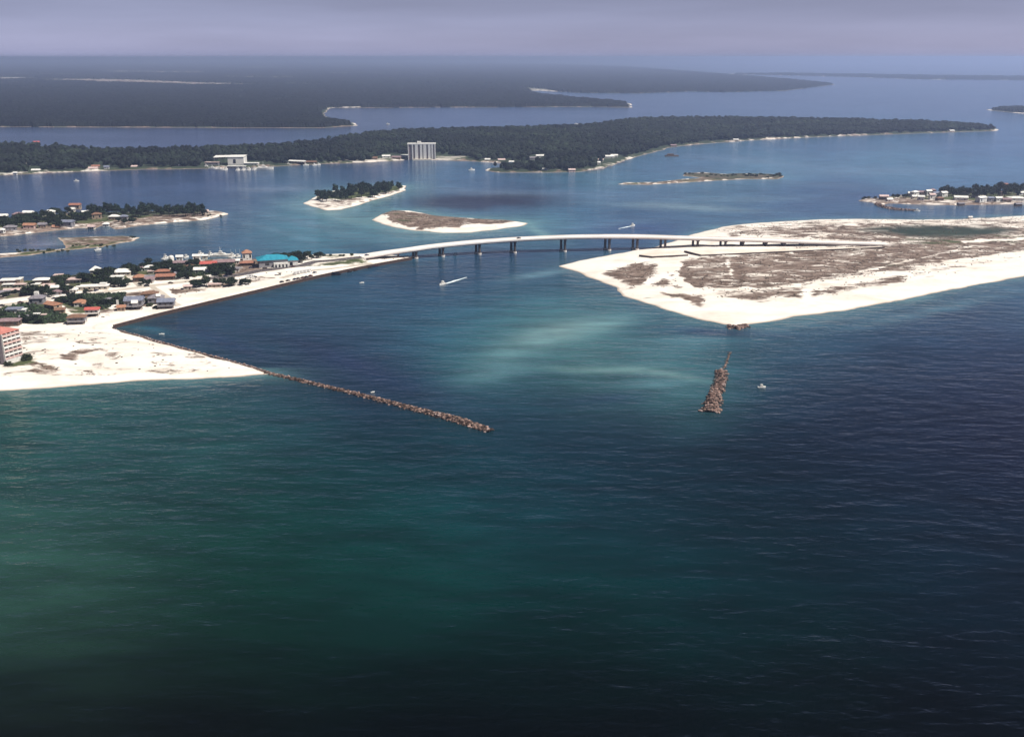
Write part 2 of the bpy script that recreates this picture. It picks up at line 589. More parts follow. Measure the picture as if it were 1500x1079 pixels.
SCRUB = {
    'near': [(0.50, [(16, 490), (70, 486), (90, 500), (60, 512), (40, 522), (22, 512)]), (0.95, [(38, 548), (60, 538), (85, 541), (98, 546), (80, 551), (55, 552)]), (0.9, [(80, 524), (100, 518), (125, 514), (145, 516), (120, 524), (115, 536), (95, 535)]),
             (0.9, [(40, 536), (62, 532), (58, 546), (42, 545)]), (0.75, [(150, 522), (180, 517), (185, 530), (160, 536)]), (0.75, [(100, 502), (130, 506), (140, 510), (110, 508)]), (0.75, [(255, 514), (285, 516), (300, 526), (275, 522)]), (0.8, [(325, 527), (352, 533), (350, 536), (328, 533)]), (0.5, [(190, 505), (215, 505), (215, 512), (195, 511)]), (0.55, [(185, 528), (240, 536), (300, 540), (290, 544), (220, 541)]),
             (0.6, [(120, 470), (160, 462), (190, 455), (230, 446), (228, 454), (180, 462), (140, 474)]), (0.75, [(225, 428), (280, 422), (330, 416), (372, 410), (410, 409), (400, 416), (350, 422), (300, 430), (255, 437), (240, 433)]), (0.45, [(370, 406), (430, 398), (440, 402), (400, 409)]), (0.65, [(556, 381), (598, 378), (600, 380), (562, 386)]), (0.40, [(20, 490), (160, 486), (300, 524), (370, 544), (300, 549), (120, 556), (0, 561), (0, 545), (30, 520)]), (0.95, [(-60, 405), (0, 405), (340, 378), (430, 376), (430, 390), (340, 412), (0, 446), (-60, 450)]), (0.8, [(0, 450), (120, 436), (262, 424), (262, 446), (150, 466), (110, 478), (0, 484)])],
    'spit': [(0.6, [(975, 400), (1010, 380), (1200, 362), (1340, 352), (1750, 320), (1750, 356), (1480, 378), (1330, 402), (1200, 420), (1050, 434), (985, 416)]), (0.6, [(1040, 340), (1110, 329), (1250, 323), (1750, 310), (1750, 345), (1400, 360), (1300, 361), (1150, 352)]), (0.95, [(884, 401), (905, 394), (938, 388), (966, 392), (964, 404), (945, 418), (930, 424), (912, 418)]),
             (0.86, [(972, 398), (1000, 384), (1060, 377), (1200, 367), (1320, 358), (1500, 346), (1750, 330), (1750, 352), (1500, 372), (1440, 384), (1380, 391), (1320, 398), (1260, 408), (1200, 415), (1120, 424), (1050, 428), (1005, 425), (985, 412)]),
             (0.98, [(1005, 416), (1060, 420), (1130, 418), (1200, 408), (1200, 416), (1130, 424), (1060, 428), (1010, 426)]),
             (1.0, [(968, 432), (1000, 435), (1040, 436), (1032, 446), (1028, 453), (1015, 448), (990, 440)]), (0.95, [(944, 420), (975, 413), (1004, 427), (960, 426)]),
             (0.78, [(1040, 434), (1110, 426), (1180, 424), (1180, 442), (1100, 446), (1045, 438)]), (0.95, [(1130, 430), (1155, 430), (1160, 438), (1140, 440)]), (0.74, [(1180, 430), (1240, 418), (1330, 404), (1330, 416), (1250, 430), (1190, 438)]), (0.9, [(1205, 428), (1230, 430), (1226, 438), (1202, 434)]), (0.9, [(1352, 410), (1400, 400), (1406, 402), (1360, 412)]), (0.68, [(1330, 402), (1480, 378), (1500, 380), (1400, 398), (1330, 412)]),
             (0.78, [(1060, 343), (1120, 335), (1200, 330), (1320, 330), (1440, 334), (1500, 334), (1750, 322), (1750, 345), (1500, 356), (1400, 360), (1300, 361), (1150, 352), (1070, 349)]), (0.8, [(1190, 324), (1340, 324), (1450, 321), (1750, 311), (1750, 316), (1480, 325), (1380, 328), (1250, 327)]), (0.8, [(1345, 352), (1500, 349), (1500, 362), (1380, 366), (1330, 362)]), (0.7, [(1040, 338), (1075, 333), (1110, 331), (1090, 340)])],
    'sandisle': [(1.0, [(560, 314), (578, 308), (640, 315), (700, 321), (755, 324), (764, 326), (735, 329), (690, 331), (668, 335), (620, 337), (595, 333), (572, 326)])],
    'woodisle': [(0.62, [(450, 300), (480, 296), (540, 290), (592, 273), (590, 280), (545, 294), (500, 305), (470, 305)])],
    'leftpen': [(0.8, [(a, b + (1.2 if b > 318 else -1)) for a, b in O_LEFTPEN]), (0.95, [(-160, 356), (0, 343), (120, 331), (200, 327), (300, 319), (320, 312), (250, 307), (-160, 330)])],
    'marsh': [(0.85, [(a, b + (1.2 if b > 362 or (a > 100 and b > 351) else -0.8)) for a, b in O_MARSH]), (0.92, [(95, 351), (180, 346), (203, 348), (190, 352), (160, 357), (100, 365)]), (0.85, [(-120, 386), (30, 370), (100, 364), (40, 373)])],
    'rightpen': [(0.75, [(a, b + (0.6 if b > 290 else -1)) for a, b in O_RIGHTPEN]), (0.7, [(1262, 292), (1310, 288), (1650, 275), (1650, 296), (1400, 297), (1290, 299)])],
    'farislet': [(1.1, O_FARISLET)],
    'ridge': [(0.85, [(a, b + (2.0 if (b > 200 or (a > 1000 and b > 189)) else -2.0)) for a, b in O_RIDGE]), (0.6, [(60, 212), (140, 212), (140, 222), (60, 222)])],
    'far': [(1.0, [(a, b + (2.5 if b > 125 else -1)) for a, b in O_FAR])], 'eastislet': [], 'horizonland': [],
}
GREEN = {
    'near': [(1.0, [(14, 544), (30, 533), (45, 524), (52, 528), (44, 540), (30, 544)]), (1.0, [(438, 393), (470, 389), (520, 384), (540, 382.5), (540, 388), (500, 390.5), (450, 394)]), (0.8, [(0, 452), (60, 445), (120, 440), (185, 430), (185, 452), (130, 468), (95, 477), (0, 482)]), (0.85, [(0, 412), (120, 400), (250, 388), (340, 382), (345, 402), (250, 412), (120, 428), (0, 440)]), (0.7, [(395, 382), (520, 372), (530, 376), (430, 386)]), (0.6, [(200, 418), (260, 412), (265, 418), (215, 424)])],
    'spit': [(0.45, [(1330, 352), (1500, 349), (1500, 362), (1380, 366), (1330, 362)])],
    'woodisle': [(1.3, [(462, 292), (480, 284), (560, 272), (592, 271), (585, 278), (545, 289), (500, 295)])],
    'leftpen': [(0.8, [(-160, 352), (0, 340), (120, 330), (170, 325), (310, 312), (250, 306), (-160, 330)])],
    'marsh': [(0.75, [(20, 373), (100, 364), (165, 357), (160, 360), (100, 366), (40, 374)]), (0.4, O_MARSH)],
    'ridge': [(1.1, O_RIDGE)], 'far': [(1.2, O_FAR)], 'rightpen': [(0.75, [(1290, 291), (1400, 284), (1650, 275), (1650, 294), (1400, 296)])],
    'farislet': [(0.5, O_FARISLET)], 'eastislet': [(1.2, O_EASTISLET)], 'horizonland': [(1.2, O_HORIZONLAND)], 'sandisle': [(0.35, [(570, 312), (640, 318), (640, 330), (580, 326)])],
}
SANDTRACK = {'near': [(0.8, [(-80, 459), (0, 443), (60, 435), (120, 428), (170, 421), (203, 416), (240, 412), (320, 403), (322, 410), (250, 420), (205, 427), (170, 431), (120, 438), (60, 444), (0, 453), (-80, 468)]),
                      (0.7, [(180, 401), (188, 400), (210, 418), (200, 420)]), (1.0, [(226, 424), (236, 421), (268, 447), (258, 450)]), (0.9, [(104, 422), (110, 421), (122, 430), (114, 432)]), (1.0, [(24, 465), (30, 464), (36, 476), (40, 480), (28, 481)]), (0.9, [(84, 452), (90, 450), (108, 463), (126, 461), (126, 464), (104, 468), (84, 472), (82, 469), (100, 464)]), (0.9, [(160, 456), (172, 450), (178, 452), (165, 459)]),
                      (0.55, [(8, 416), (50, 416), (100, 420), (104, 427), (60, 426), (6, 424)]), (0.6, [(110, 421), (160, 416), (162, 424), (112, 430)]), (1.0, [(238, 412), (258, 410), (258, 418), (238, 420)]), (0.5, [(170, 402), (200, 404), (200, 410), (168, 408)])],
             'spit': [(1.0, [(962, 388), (992, 386), (1000, 392), (985, 403), (968, 402)]), (0.95, [(940, 417), (970, 404), (978, 406), (948, 421)]), (0.95, [(980, 402), (988, 402), (1014, 425), (1004, 427)]), (0.5, [(1062, 384), (1067, 384), (1075, 410), (1071, 410)]), (0.5, [(1250, 403), (1420, 364.6), (1422, 365.8), (1255, 404.5)]), (0.5, [(1380, 386), (1500, 372), (1500, 375), (1385, 389)]), (0.8, [(1410, 357), (1500, 350), (1500, 354), (1412, 359)])],
             'far': [(0.9, [(600, 122), (720, 123), (720, 124), (600, 123)]), (0.9, [(-60, 121), (40, 120.5), (70, 122), (-60, 122.5)]), (0.8, [(400, 145), (450, 146), (450, 148), (400, 147)]), (0.9, [(860, 112), (960, 113), (960, 113.8), (860, 113)]), (0.9, [(150, 104), (300, 105.5), (300, 107), (150, 105.6)]), (0.9, [(480, 107), (640, 108), (640, 109), (480, 108.2)]), (0.8, [(20, 108), (110, 108.5), (110, 110), (20, 109.3)]), (0.9, [(330, 112), (430, 113), (430, 114.5), (330, 113.4)]), (0.8, [(560, 116), (650, 117), (650, 118.2), (560, 117.2)]), (0.9, [(250, 97), (420, 97.8), (420, 98.6), (250, 97.8)]), (1.0, [(-100, 127.5), (0, 126.8), (100, 129.6), (180, 130), (180, 131.2), (100, 131), (0, 128.4), (-100, 129)]), (1.0, [(60, 116.5), (130, 115.8), (200, 117.2), (290, 121.2), (376, 123.6), (376, 125), (290, 125.2), (215, 122.5), (150, 121), (110, 119), (60, 118)]), (0.8, [(0, 115), (50, 114), (60, 115.4), (0, 117)]), (0.9, [(420, 122), (470, 123), (470, 124.5), (420, 124)]), (0.7, [(-50, 114), (40, 113), (30, 116), (-50, 118)]), (0.8, [(240, 157), (268, 157), (264, 160), (242, 160)]), (0.6, [(760, 128), (800, 131), (820, 135), (780, 134)]), (0.6, [(350, 99), (430, 100), (430, 101), (350, 100.5)]), (0.6, [(200, 105), (240, 106), (240, 107), (200, 106)]), (0.9, [(478, 158), (530, 157), (520, 160), (480, 162)])],
             'ridge': [(0.55, [(-30, 256), (60, 253), (160, 248.5), (160, 251), (60, 254.5), (-30, 258)]), (0.6, [(470, 238), (540, 235), (600, 230), (680, 230), (680, 235), (600, 235), (540, 239)]), (0.5, [(975, 218), (1100, 205), (1250, 197.8), (1250, 199), (1100, 206), (985, 219)]), (0.5, [(860, 251), (905, 236), (930, 228), (935, 232), (910, 242), (870, 252)])]}
MARSH = {'spit': [(1.0, [(1262, 340), (1300, 336), (1380, 333.5), (1450, 336), (1488, 340), (1470, 346), (1420, 350), (1350, 352), (1320, 348)])], 'leftpen': [(0.5, [(120, 300), (310, 308), (300, 315), (120, 322)])],
         'ridge': [(0.75, O_RIDGE)], 'far': [(0.9, O_FAR)], 'eastislet': [(0.9, O_EASTISLET)], 'horizonland': [(0.9, O_HORIZONLAND)], 'farislet': [(0.5, [(1000, 252), (1150, 254), (1140, 262), (1060, 264), (1005, 258)])]}


def grid_px(outline, dx, dy, mx, my):
    xs = [p[0] for p in outline]
    ys = [p[1] for p in outline]
    gx = np.arange(min(xs) - mx, max(xs) + mx, dx)
    gy = np.arange(min(ys) - my, max(ys) + my, dy)
    gx, gy = np.meshgrid(gx, gy)
    return gx, gy


def quads(ny, nx):
    i = np.arange((ny - 1) * (nx - 1))
    r, c = i // (nx - 1), i % (nx - 1)
    a = r * nx + c
    return np.stack([a, a + nx, a + nx + 1, a + 1], 1)


def build_land(key, name, dx, dy, mx=8, my=3):
    L = LANDS[key]
    gx, gy = grid_px(L['o'], dx, dy, mx, my)
    ny, nx = gx.shape
    X, Y = pixa(gx.ravel(), gy.ravel())
    h, sd = land_height(key, X, Y)
    q = quads(ny, nx)
    keep = (h[q] > -0.35).any(1)
    q = q[keep]
    used = np.unique(q)
    remap = np.full(len(X), -1)
    remap[used] = np.arange(len(used))
    q = remap[q]
    X, Y, h, gxr, gyr = X[used], Y[used], h[used], gx.ravel()[used], gy.ravel()[used]
    me = np_mesh(name, np.stack([X, Y, h], 1), q, M_LAND, True)
    wob = (fbm(X / 18, Y / 18, 77, 6) - 0.5) * 1.6, (fbm(X / 14, Y / 25, 78, 6) - 0.5) * 1.6
    track = mask_px(gxr + 9 * wob[0], gyr + 3.2 * wob[1], SANDTRACK.get(key, []), 3.0, 3)
    ys = 4 if key in ('far', 'horizonland', 'ridge') else 3
    for an, D in (('scrub', SCRUB), ('green', GREEN), ('marsh', MARSH)):
        v = mask_px(gxr + 10 * wob[0], gyr + 4 * wob[1], D.get(key, []), 3.5 if key not in ('near', 'spit') else 15.0, ys) * (1 - track * (0.92 if key in ('near', 'spit') else 0.9))
        if key == 'far' and an == 'scrub':
            v = np.maximum(v, 0.8 * track)
        a = me.attributes.new(an, 'FLOAT', 'POINT')
        a.data.foreach_set('value', v.astype(np.float32))
    o = link_mesh(name, me)
    tag(o, kind='structure')
    return o


build_land('near', 'beach_and_town_ground', 1.6, 0.8)
build_land('spit', 'sand_spit_ground', 1.6, 0.8)
build_land('sandisle', 'sand_island_ground', 1.2, 0.5)
build_land('woodisle', 'wooded_island_ground', 1.2, 0.5)
build_land('leftpen', 'peninsula_ground', 1.5, 0.6)
build_land('marsh', 'marsh_island_ground', 1.5, 0.6)
build_land('ridge', 'far_shore_ground', 2.0, 0.6)
build_land('far', 'distant_land', 3.0, 0.5, 10, 1)
build_land('rightpen', 'village_ground', 1.2, 0.5)
build_land('farislet', 'low_islet_ground', 1.2, 0.4)
build_land('eastislet', 'distant_islet_ground', 1.5, 0.4, 8, 1)
build_land('horizonland', 'horizon_land', 3.0, 0.4, 10, 0.6)

# ------------------------------------------------------------------ water
# colour of the water body (depth, sand bars, sea grass; vignette-like darkening painted in near the camera): survey position, spread, colour
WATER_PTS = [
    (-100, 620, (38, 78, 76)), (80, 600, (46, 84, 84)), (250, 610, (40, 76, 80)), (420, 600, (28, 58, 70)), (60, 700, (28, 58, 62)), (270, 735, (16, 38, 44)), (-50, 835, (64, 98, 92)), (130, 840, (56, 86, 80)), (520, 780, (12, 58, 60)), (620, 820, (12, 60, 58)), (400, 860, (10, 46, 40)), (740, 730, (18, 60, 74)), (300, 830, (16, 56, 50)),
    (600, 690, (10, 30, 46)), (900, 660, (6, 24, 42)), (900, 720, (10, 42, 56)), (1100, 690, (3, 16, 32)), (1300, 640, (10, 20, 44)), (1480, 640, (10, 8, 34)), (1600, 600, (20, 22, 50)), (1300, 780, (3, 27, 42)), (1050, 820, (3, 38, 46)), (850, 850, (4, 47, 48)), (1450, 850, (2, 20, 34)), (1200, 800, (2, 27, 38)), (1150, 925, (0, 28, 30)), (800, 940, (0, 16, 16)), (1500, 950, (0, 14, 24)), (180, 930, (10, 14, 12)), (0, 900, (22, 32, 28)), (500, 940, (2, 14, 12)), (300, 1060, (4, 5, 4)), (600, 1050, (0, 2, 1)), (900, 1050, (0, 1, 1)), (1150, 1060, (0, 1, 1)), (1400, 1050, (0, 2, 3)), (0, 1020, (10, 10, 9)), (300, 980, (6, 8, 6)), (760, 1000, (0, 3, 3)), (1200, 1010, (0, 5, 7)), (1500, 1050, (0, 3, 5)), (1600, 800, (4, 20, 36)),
    (560, 560, (26, 44, 68)), (520, 520, (28, 40, 66)), (330, 505, (30, 44, 72)), (430, 520, (28, 40, 66)), (250, 490, (32, 52, 78)), (420, 450, (44, 76, 100)), (320, 470, (42, 66, 92)), (540, 450, (44, 80, 104)), (620, 480, (44, 82, 104)), (700, 460, (48, 88, 110)), (800, 488, (96, 134, 140)), (860, 476, (92, 128, 138)), (740, 500, (74, 112, 122)), (700, 545, (56, 98, 112)), (780, 556, (38, 72, 88)), (740, 585, (20, 42, 60)), (880, 540, (84, 120, 128)), (980, 546, (92, 126, 132)), (1010, 565, (52, 92, 106)), (930, 578, (22, 42, 62)), (820, 605, (16, 36, 54)), (960, 490, (66, 98, 116)), (1030, 505, (48, 76, 98)), (1040, 530, (62, 98, 112)),
    (900, 440, (58, 92, 110)), (850, 430, (42, 80, 106)), (760, 420, (40, 82, 108)), (640, 420, (36, 66, 98)), (560, 410, (34, 62, 94)), (700, 385, (26, 40, 78)), (620, 385, (28, 40, 76)), (780, 378, (36, 56, 90)), (880, 385, (30, 50, 86)),
    (1130, 500, (46, 78, 100)), (1240, 480, (44, 74, 100)), (1380, 470, (36, 62, 92)), (1500, 430, (46, 74, 104)), (1150, 560, (24, 46, 70)), (1300, 535, (16, 36, 62)), (1450, 520, (20, 36, 66)), (1600, 480, (44, 66, 96)),
]
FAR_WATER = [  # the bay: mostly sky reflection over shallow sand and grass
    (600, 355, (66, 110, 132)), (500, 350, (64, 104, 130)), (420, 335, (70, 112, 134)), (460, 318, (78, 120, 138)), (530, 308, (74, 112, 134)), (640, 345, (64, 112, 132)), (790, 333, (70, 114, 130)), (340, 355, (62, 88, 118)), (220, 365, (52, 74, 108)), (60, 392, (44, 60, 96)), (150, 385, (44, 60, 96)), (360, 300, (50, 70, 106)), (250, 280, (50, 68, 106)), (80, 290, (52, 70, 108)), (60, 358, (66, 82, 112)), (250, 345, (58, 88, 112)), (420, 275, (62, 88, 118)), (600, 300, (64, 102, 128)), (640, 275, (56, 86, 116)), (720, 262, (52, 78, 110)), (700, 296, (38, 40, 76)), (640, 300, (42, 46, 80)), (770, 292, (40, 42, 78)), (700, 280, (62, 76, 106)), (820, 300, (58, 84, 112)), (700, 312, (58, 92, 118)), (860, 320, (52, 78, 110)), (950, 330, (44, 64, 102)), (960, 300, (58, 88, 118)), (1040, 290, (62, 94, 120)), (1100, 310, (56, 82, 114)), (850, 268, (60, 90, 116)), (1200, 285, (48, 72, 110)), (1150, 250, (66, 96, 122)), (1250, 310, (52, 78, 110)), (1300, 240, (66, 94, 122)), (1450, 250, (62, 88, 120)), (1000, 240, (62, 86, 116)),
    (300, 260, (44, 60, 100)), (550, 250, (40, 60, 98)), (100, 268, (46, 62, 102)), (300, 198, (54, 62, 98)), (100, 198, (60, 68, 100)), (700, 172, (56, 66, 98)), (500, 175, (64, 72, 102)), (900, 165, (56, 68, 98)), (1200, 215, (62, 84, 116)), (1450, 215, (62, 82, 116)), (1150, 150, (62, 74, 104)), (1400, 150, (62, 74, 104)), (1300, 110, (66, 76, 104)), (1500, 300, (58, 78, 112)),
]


BARS = [  # sand bars, sea-grass beds and deep holes: centre, half sizes, tilt, strength, colour
    (812, 486, 66, 15, -14, 0.6, (108, 132, 132)), (880, 476, 46, 10, -10, 0.5, (104, 140, 142)), (760, 512, 60, 16, -20, 0.4, (96, 134, 138)), (980, 549, 62, 5, 9, 0.5, (100, 130, 130)), (880, 541, 80, 5, 1, 0.55, (104, 138, 138)), (960, 562, 50, 10, 0, 0.35, (84, 122, 132)), (720, 548, 60, 14, -12, 0.45, (86, 124, 132)), (1000, 500, 60, 10, -6, 0.4, (80, 118, 130)),
    (790, 402, 42, 5, -9, 0.7, (92, 126, 140)), (745, 372, 40, 4, 0, 0.4, (34, 40, 80)), (705, 295, 90, 8, 1, 1.6, (2, 1, 20)), (745, 288, 62, 5, 0, 1.5, (2, 1, 20)), (665, 301, 46, 4.5, 0, 1.5, (2, 1, 20)), (720, 281, 90, 5, 2, 0.4, (100, 118, 134)),
    (440, 326, 90, 6, 14, 0.4, (92, 118, 136)), (400, 337, 70, 4, 16, 0.4, (92, 120, 136)), (490, 316, 60, 5, 12, 0.55, (104, 140, 146)), (530, 302, 60, 6, -24, 0.5, (90, 128, 144)), (440, 301, 40, 5, 10, 0.5, (100, 132, 146)), (400, 276, 60, 4, 0, 0.6, (104, 120, 142)), (790, 338, 30, 5, 20, 0.7, (110, 146, 146)), (600, 352, 90, 8, 4, 0.4, (82, 124, 138)), (230, 352, 80, 6, -8, 0.6, (84, 112, 128)), (70, 356, 34, 6, -5, 0.7, (110, 116, 138)), (870, 285, 120, 6, 2, 0.4, (84, 110, 134)), (1000, 304, 110, 4, 3, 0.6, (118, 142, 150)), (1080, 292, 120, 5, -2, 0.4, (100, 128, 144)), (1280, 252, 160, 6, 0, 0.4, (98, 122, 144)), (880, 330, 90, 4, -6, 0.4, (90, 116, 136)), (1100, 236, 120, 5, 4, 0.35, (104, 124, 146)),
    (640, 575, 90, 26, 14, 0.4, (22, 34, 58)), (500, 528, 110, 14, 22, 0.55, (24, 36, 64)), (330, 503, 90, 10, 20, 0.45, (26, 38, 68)), (300, 570, 110, 5, -3, 0.6, (16, 34, 52)), (880, 585, 60, 8, -4, 0.45, (30, 50, 76)), (1060, 486, 90, 7, 2, 0.75, (26, 34, 68)), (950, 452, 60, 6, 26, 0.3, (40, 66, 92)), (900, 425, 40, 8, 40, 0.5, (28, 50, 84)), (220, 484, 50, 5, 10, 0.5, (36, 84, 100)),
    (1380, 452, 140, 7, -12, 0.45, (78, 112, 126)), (1200, 470, 80, 7, -10, 0.45, (76, 108, 124)), (1300, 288, 70, 4, 0, 0.5, (46, 62, 104)), (1180, 268, 100, 4, 4, 0.4, (84, 110, 132)), (930, 335, 70, 6, 0, 0.5, (40, 56, 98)), (150, 378, 120, 6, -5, 0.4, (38, 52, 88)),
]


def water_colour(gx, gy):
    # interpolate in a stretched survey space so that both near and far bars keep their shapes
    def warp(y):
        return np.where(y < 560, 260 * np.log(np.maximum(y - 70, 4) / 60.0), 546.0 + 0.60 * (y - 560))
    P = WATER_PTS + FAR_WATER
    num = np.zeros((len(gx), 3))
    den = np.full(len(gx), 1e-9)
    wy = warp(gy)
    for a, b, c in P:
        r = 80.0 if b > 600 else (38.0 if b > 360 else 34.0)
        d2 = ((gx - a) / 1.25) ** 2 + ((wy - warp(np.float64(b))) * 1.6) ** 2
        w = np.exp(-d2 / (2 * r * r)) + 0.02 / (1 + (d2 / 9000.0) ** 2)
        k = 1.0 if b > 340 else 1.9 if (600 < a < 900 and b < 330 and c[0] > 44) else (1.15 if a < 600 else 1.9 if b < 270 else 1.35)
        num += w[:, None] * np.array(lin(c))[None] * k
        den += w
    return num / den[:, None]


def build_water():
    ys = np.concatenate([np.arange(HORIZON + 5.0, HORIZON + 40, 2.0), np.arange(HORIZON + 40, 420, 2.5), np.arange(420, 640, 3.0), np.arange(640, 1200, 6.0), [1300, 1500, 1900]])
    xs = np.concatenate([[-2500, -1500, -900, -600], np.arange(-400, 1901, 4.5), [2100, 2500, 3200, 4200]])
    gx, gy = np.meshgrid(xs, ys)
    ny, nx = gx.shape
    gx, gy = gx.ravel(), gy.ravel()
    X, Y = pixa(gx, gy)
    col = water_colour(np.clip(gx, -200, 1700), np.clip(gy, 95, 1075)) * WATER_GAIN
    for cx, cy, rx, ry, ang, amp, cc in BARS:
        ca, sa = math.cos(math.radians(ang)), math.sin(math.radians(ang))
        wx, wyy = gx + 14 * (fbm(X / 60, Y / 60, 51) - 0.5), gy + 8 * (fbm(X / 50, Y / 90, 61) - 0.5)
        u, v = (wx - cx) * ca + (wyy - cy) * sa, -(wx - cx) * sa + (wyy - cy) * ca
        w = amp * np.exp(-((u / rx) ** 2 + (v / ry) ** 2)) * (0.5 + 0.5 * fbm(X / 25, Y / 40, 71) + 0.5 * fbm(X / 7, Y / 16, 73, 5))
        w = np.clip(w, 0, 1)
        col = col * (1 - w[:, None]) + np.array(lin(cc))[None] * w[:, None]
    # drifting patches of clearer and darker water
    px = 1 + 0.30 * (fbm(X / 160, Y / 110, 21) - 0.5) + 0.22 * (fbm(X / 45, Y / 30, 31) - 0.5)
    col = col * px[:, None]
    # sandy shallows along the beaches
    shallow = np.zeros(len(X))
    for k, wdt, amp in (('spit', 16, 0.55), ('sandisle', 26, 0.75), ('woodisle', 24, 0.6), ('marsh', 10, 0.25), ('near', 14, 0.45), ('farislet', 14, 0.3), ('leftpen', 10, 0.2)):
        d = -sdist(X, Y, LANDS[k]['w']) + (fbm(X / 40, Y / 40, 41) - 0.5) * wdt
        a = amp * np.exp(-np.maximum(d, 0) / wdt)
        if k == 'near':
            a = a * np.where(Y < 720, 1, 0.25) * (1 - sstep(-330, -250, X) * (Y > 640))
        if k == 'spit':
            a = a * (0.35 + 0.65 * sstep(150, 215, X))
        shallow = np.maximum(shallow, a)
    tq = np.array((0.115, 0.24, 0.25))[None]
    col = col * (1 - shallow[:, None]) + tq * shallow[:, None]
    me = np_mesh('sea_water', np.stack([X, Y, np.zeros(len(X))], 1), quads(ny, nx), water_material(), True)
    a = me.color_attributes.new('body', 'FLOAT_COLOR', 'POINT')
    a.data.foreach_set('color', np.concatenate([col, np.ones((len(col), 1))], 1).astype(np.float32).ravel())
    o = link_mesh('sea_water', me)
    tag(o, kind='structure')


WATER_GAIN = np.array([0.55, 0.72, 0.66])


def water_material():
    m = bpy.data.materials.new('sea_water')
    m.use_nodes = True
    t = m.node_tree
    N, Lk = t.nodes, t.links
    b = N['Principled BSDF']
    b.inputs['Roughness'].default_value = 0.14
    b.inputs['IOR'].default_value = 1.33
    b.inputs['Specular IOR Level'].default_value = 0.42
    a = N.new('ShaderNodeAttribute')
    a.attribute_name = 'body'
    tc = N.new('ShaderNodeTexCoord')

    def noise(scale, rot, sx, sy, det=3.0):
        mp = N.new('ShaderNodeMapping')
        mp.inputs['Rotation'].default_value = (0, 0, math.radians(rot))
        mp.inputs['Scale'].default_value = (sx, sy, 1)
        n = N.new('ShaderNodeTexNoise')
        n.inputs['Scale'].default_value = scale
        n.inputs['Detail'].default_value = det
        n.inputs['Roughness'].default_value = 0.55
        Lk.new(tc.outputs['Object'], mp.inputs[0])
        Lk.new(mp.outputs[0], n.inputs['Vector'])
        return n.outputs['Fac']

    swell = noise(0.12, 13, 0.45, 1.0, 4)
    chop = noise(0.24, -14, 0.5, 1.0, 3)
    add = N.new('ShaderNodeMath')
    add.operation = 'MULTIPLY_ADD'
    Lk.new(swell, add.inputs[0])
    add.inputs[1].default_value = 4.2
    Lk.new(chop, add.inputs[2])
    bp = N.new('ShaderNodeBump')
    bp.inputs['Strength'].default_value = 1.0
    bp.inputs['Distance'].default_value = 0.34
    Lk.new(add.outputs[0], bp.inputs['Height'])
    Lk.new(bp.outputs[0], b.inputs['Normal'])
    # fine mottling of the water body that paints in light crests and dark troughs
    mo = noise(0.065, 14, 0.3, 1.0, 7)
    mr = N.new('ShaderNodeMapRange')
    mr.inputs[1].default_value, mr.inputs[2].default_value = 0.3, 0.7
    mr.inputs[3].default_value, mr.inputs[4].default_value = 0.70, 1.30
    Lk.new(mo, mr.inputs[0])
    # patches where the wind roughens the surface
    wnd = noise(0.006, 12, 0.5, 1.0, 5)
    wr = N.new('ShaderNodeMapRange')
    wr.inputs[1].default_value, wr.inputs[2].default_value = 0.35, 0.65
    wr.inputs[3].default_value, wr.inputs[4].default_value = 0.55, 1.35
    Lk.new(wnd, wr.inputs[0])
    Lk.new(wr.outputs[0], bp.inputs['Strength'])
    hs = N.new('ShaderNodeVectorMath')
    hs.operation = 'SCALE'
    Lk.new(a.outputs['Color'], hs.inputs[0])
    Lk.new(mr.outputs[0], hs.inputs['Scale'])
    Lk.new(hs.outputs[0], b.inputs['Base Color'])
    return m


build_water()

# ------------------------------------------------------------------ roads
def spline(P, step):
    """smooth path through points of any dimension, resampled"""
    P = np.array(P, float)
    P = np.vstack([2 * P[0] - P[1], P, 2 * P[-1] - P[-2]])
    out = []
    for i in range(1, len(P) - 2):
        n = max(2, int(np.linalg.norm(P[i + 1] - P[i]) / step))
        for k in range(n):
            t = k / n
            a, b, c, d = P[i - 1], P[i], P[i + 1], P[i + 2]
            out.append(0.5 * (2 * b + (c - a) * t + (2 * a - 5 * b + 4 * c - d) * t * t + (3 * b - a - 3 * c + d) * t ** 3))
    out.append(P[-2])
    return np.array(out)


def normals2(Q):
    d = np.gradient(Q[:, :2], axis=0)
    d /= np.linalg.norm(d, axis=1)[:, None]
    return np.stack([-d[:, 1], d[:, 0]], 1)          # to the left of travel


def ribbon(name, pts, width, m, lift=0.12, key='near', off=0.0, kind='structure', zs=None, parent=None):
    Q = spline(pts, 6.0)
    n = normals2(Q)
    rows = []
    us = (-0.5, -0.17, 0.17, 0.5)
    for u in us:
        p = Q[:, :2] + n * (u * width + off)
        z = (land_height(key, p[:, 0], p[:, 1])[0] if zs is None else Q[:, 2]) + lift
        rows.append(np.column_stack([p, z]))
    V = np.stack(rows, 1).reshape(-1, 3)
    o = link_mesh(name, np_mesh(name, V, quads(len(Q), len(us)), m, False), parent)
    if kind:
        tag(o, kind=kind)
    return o


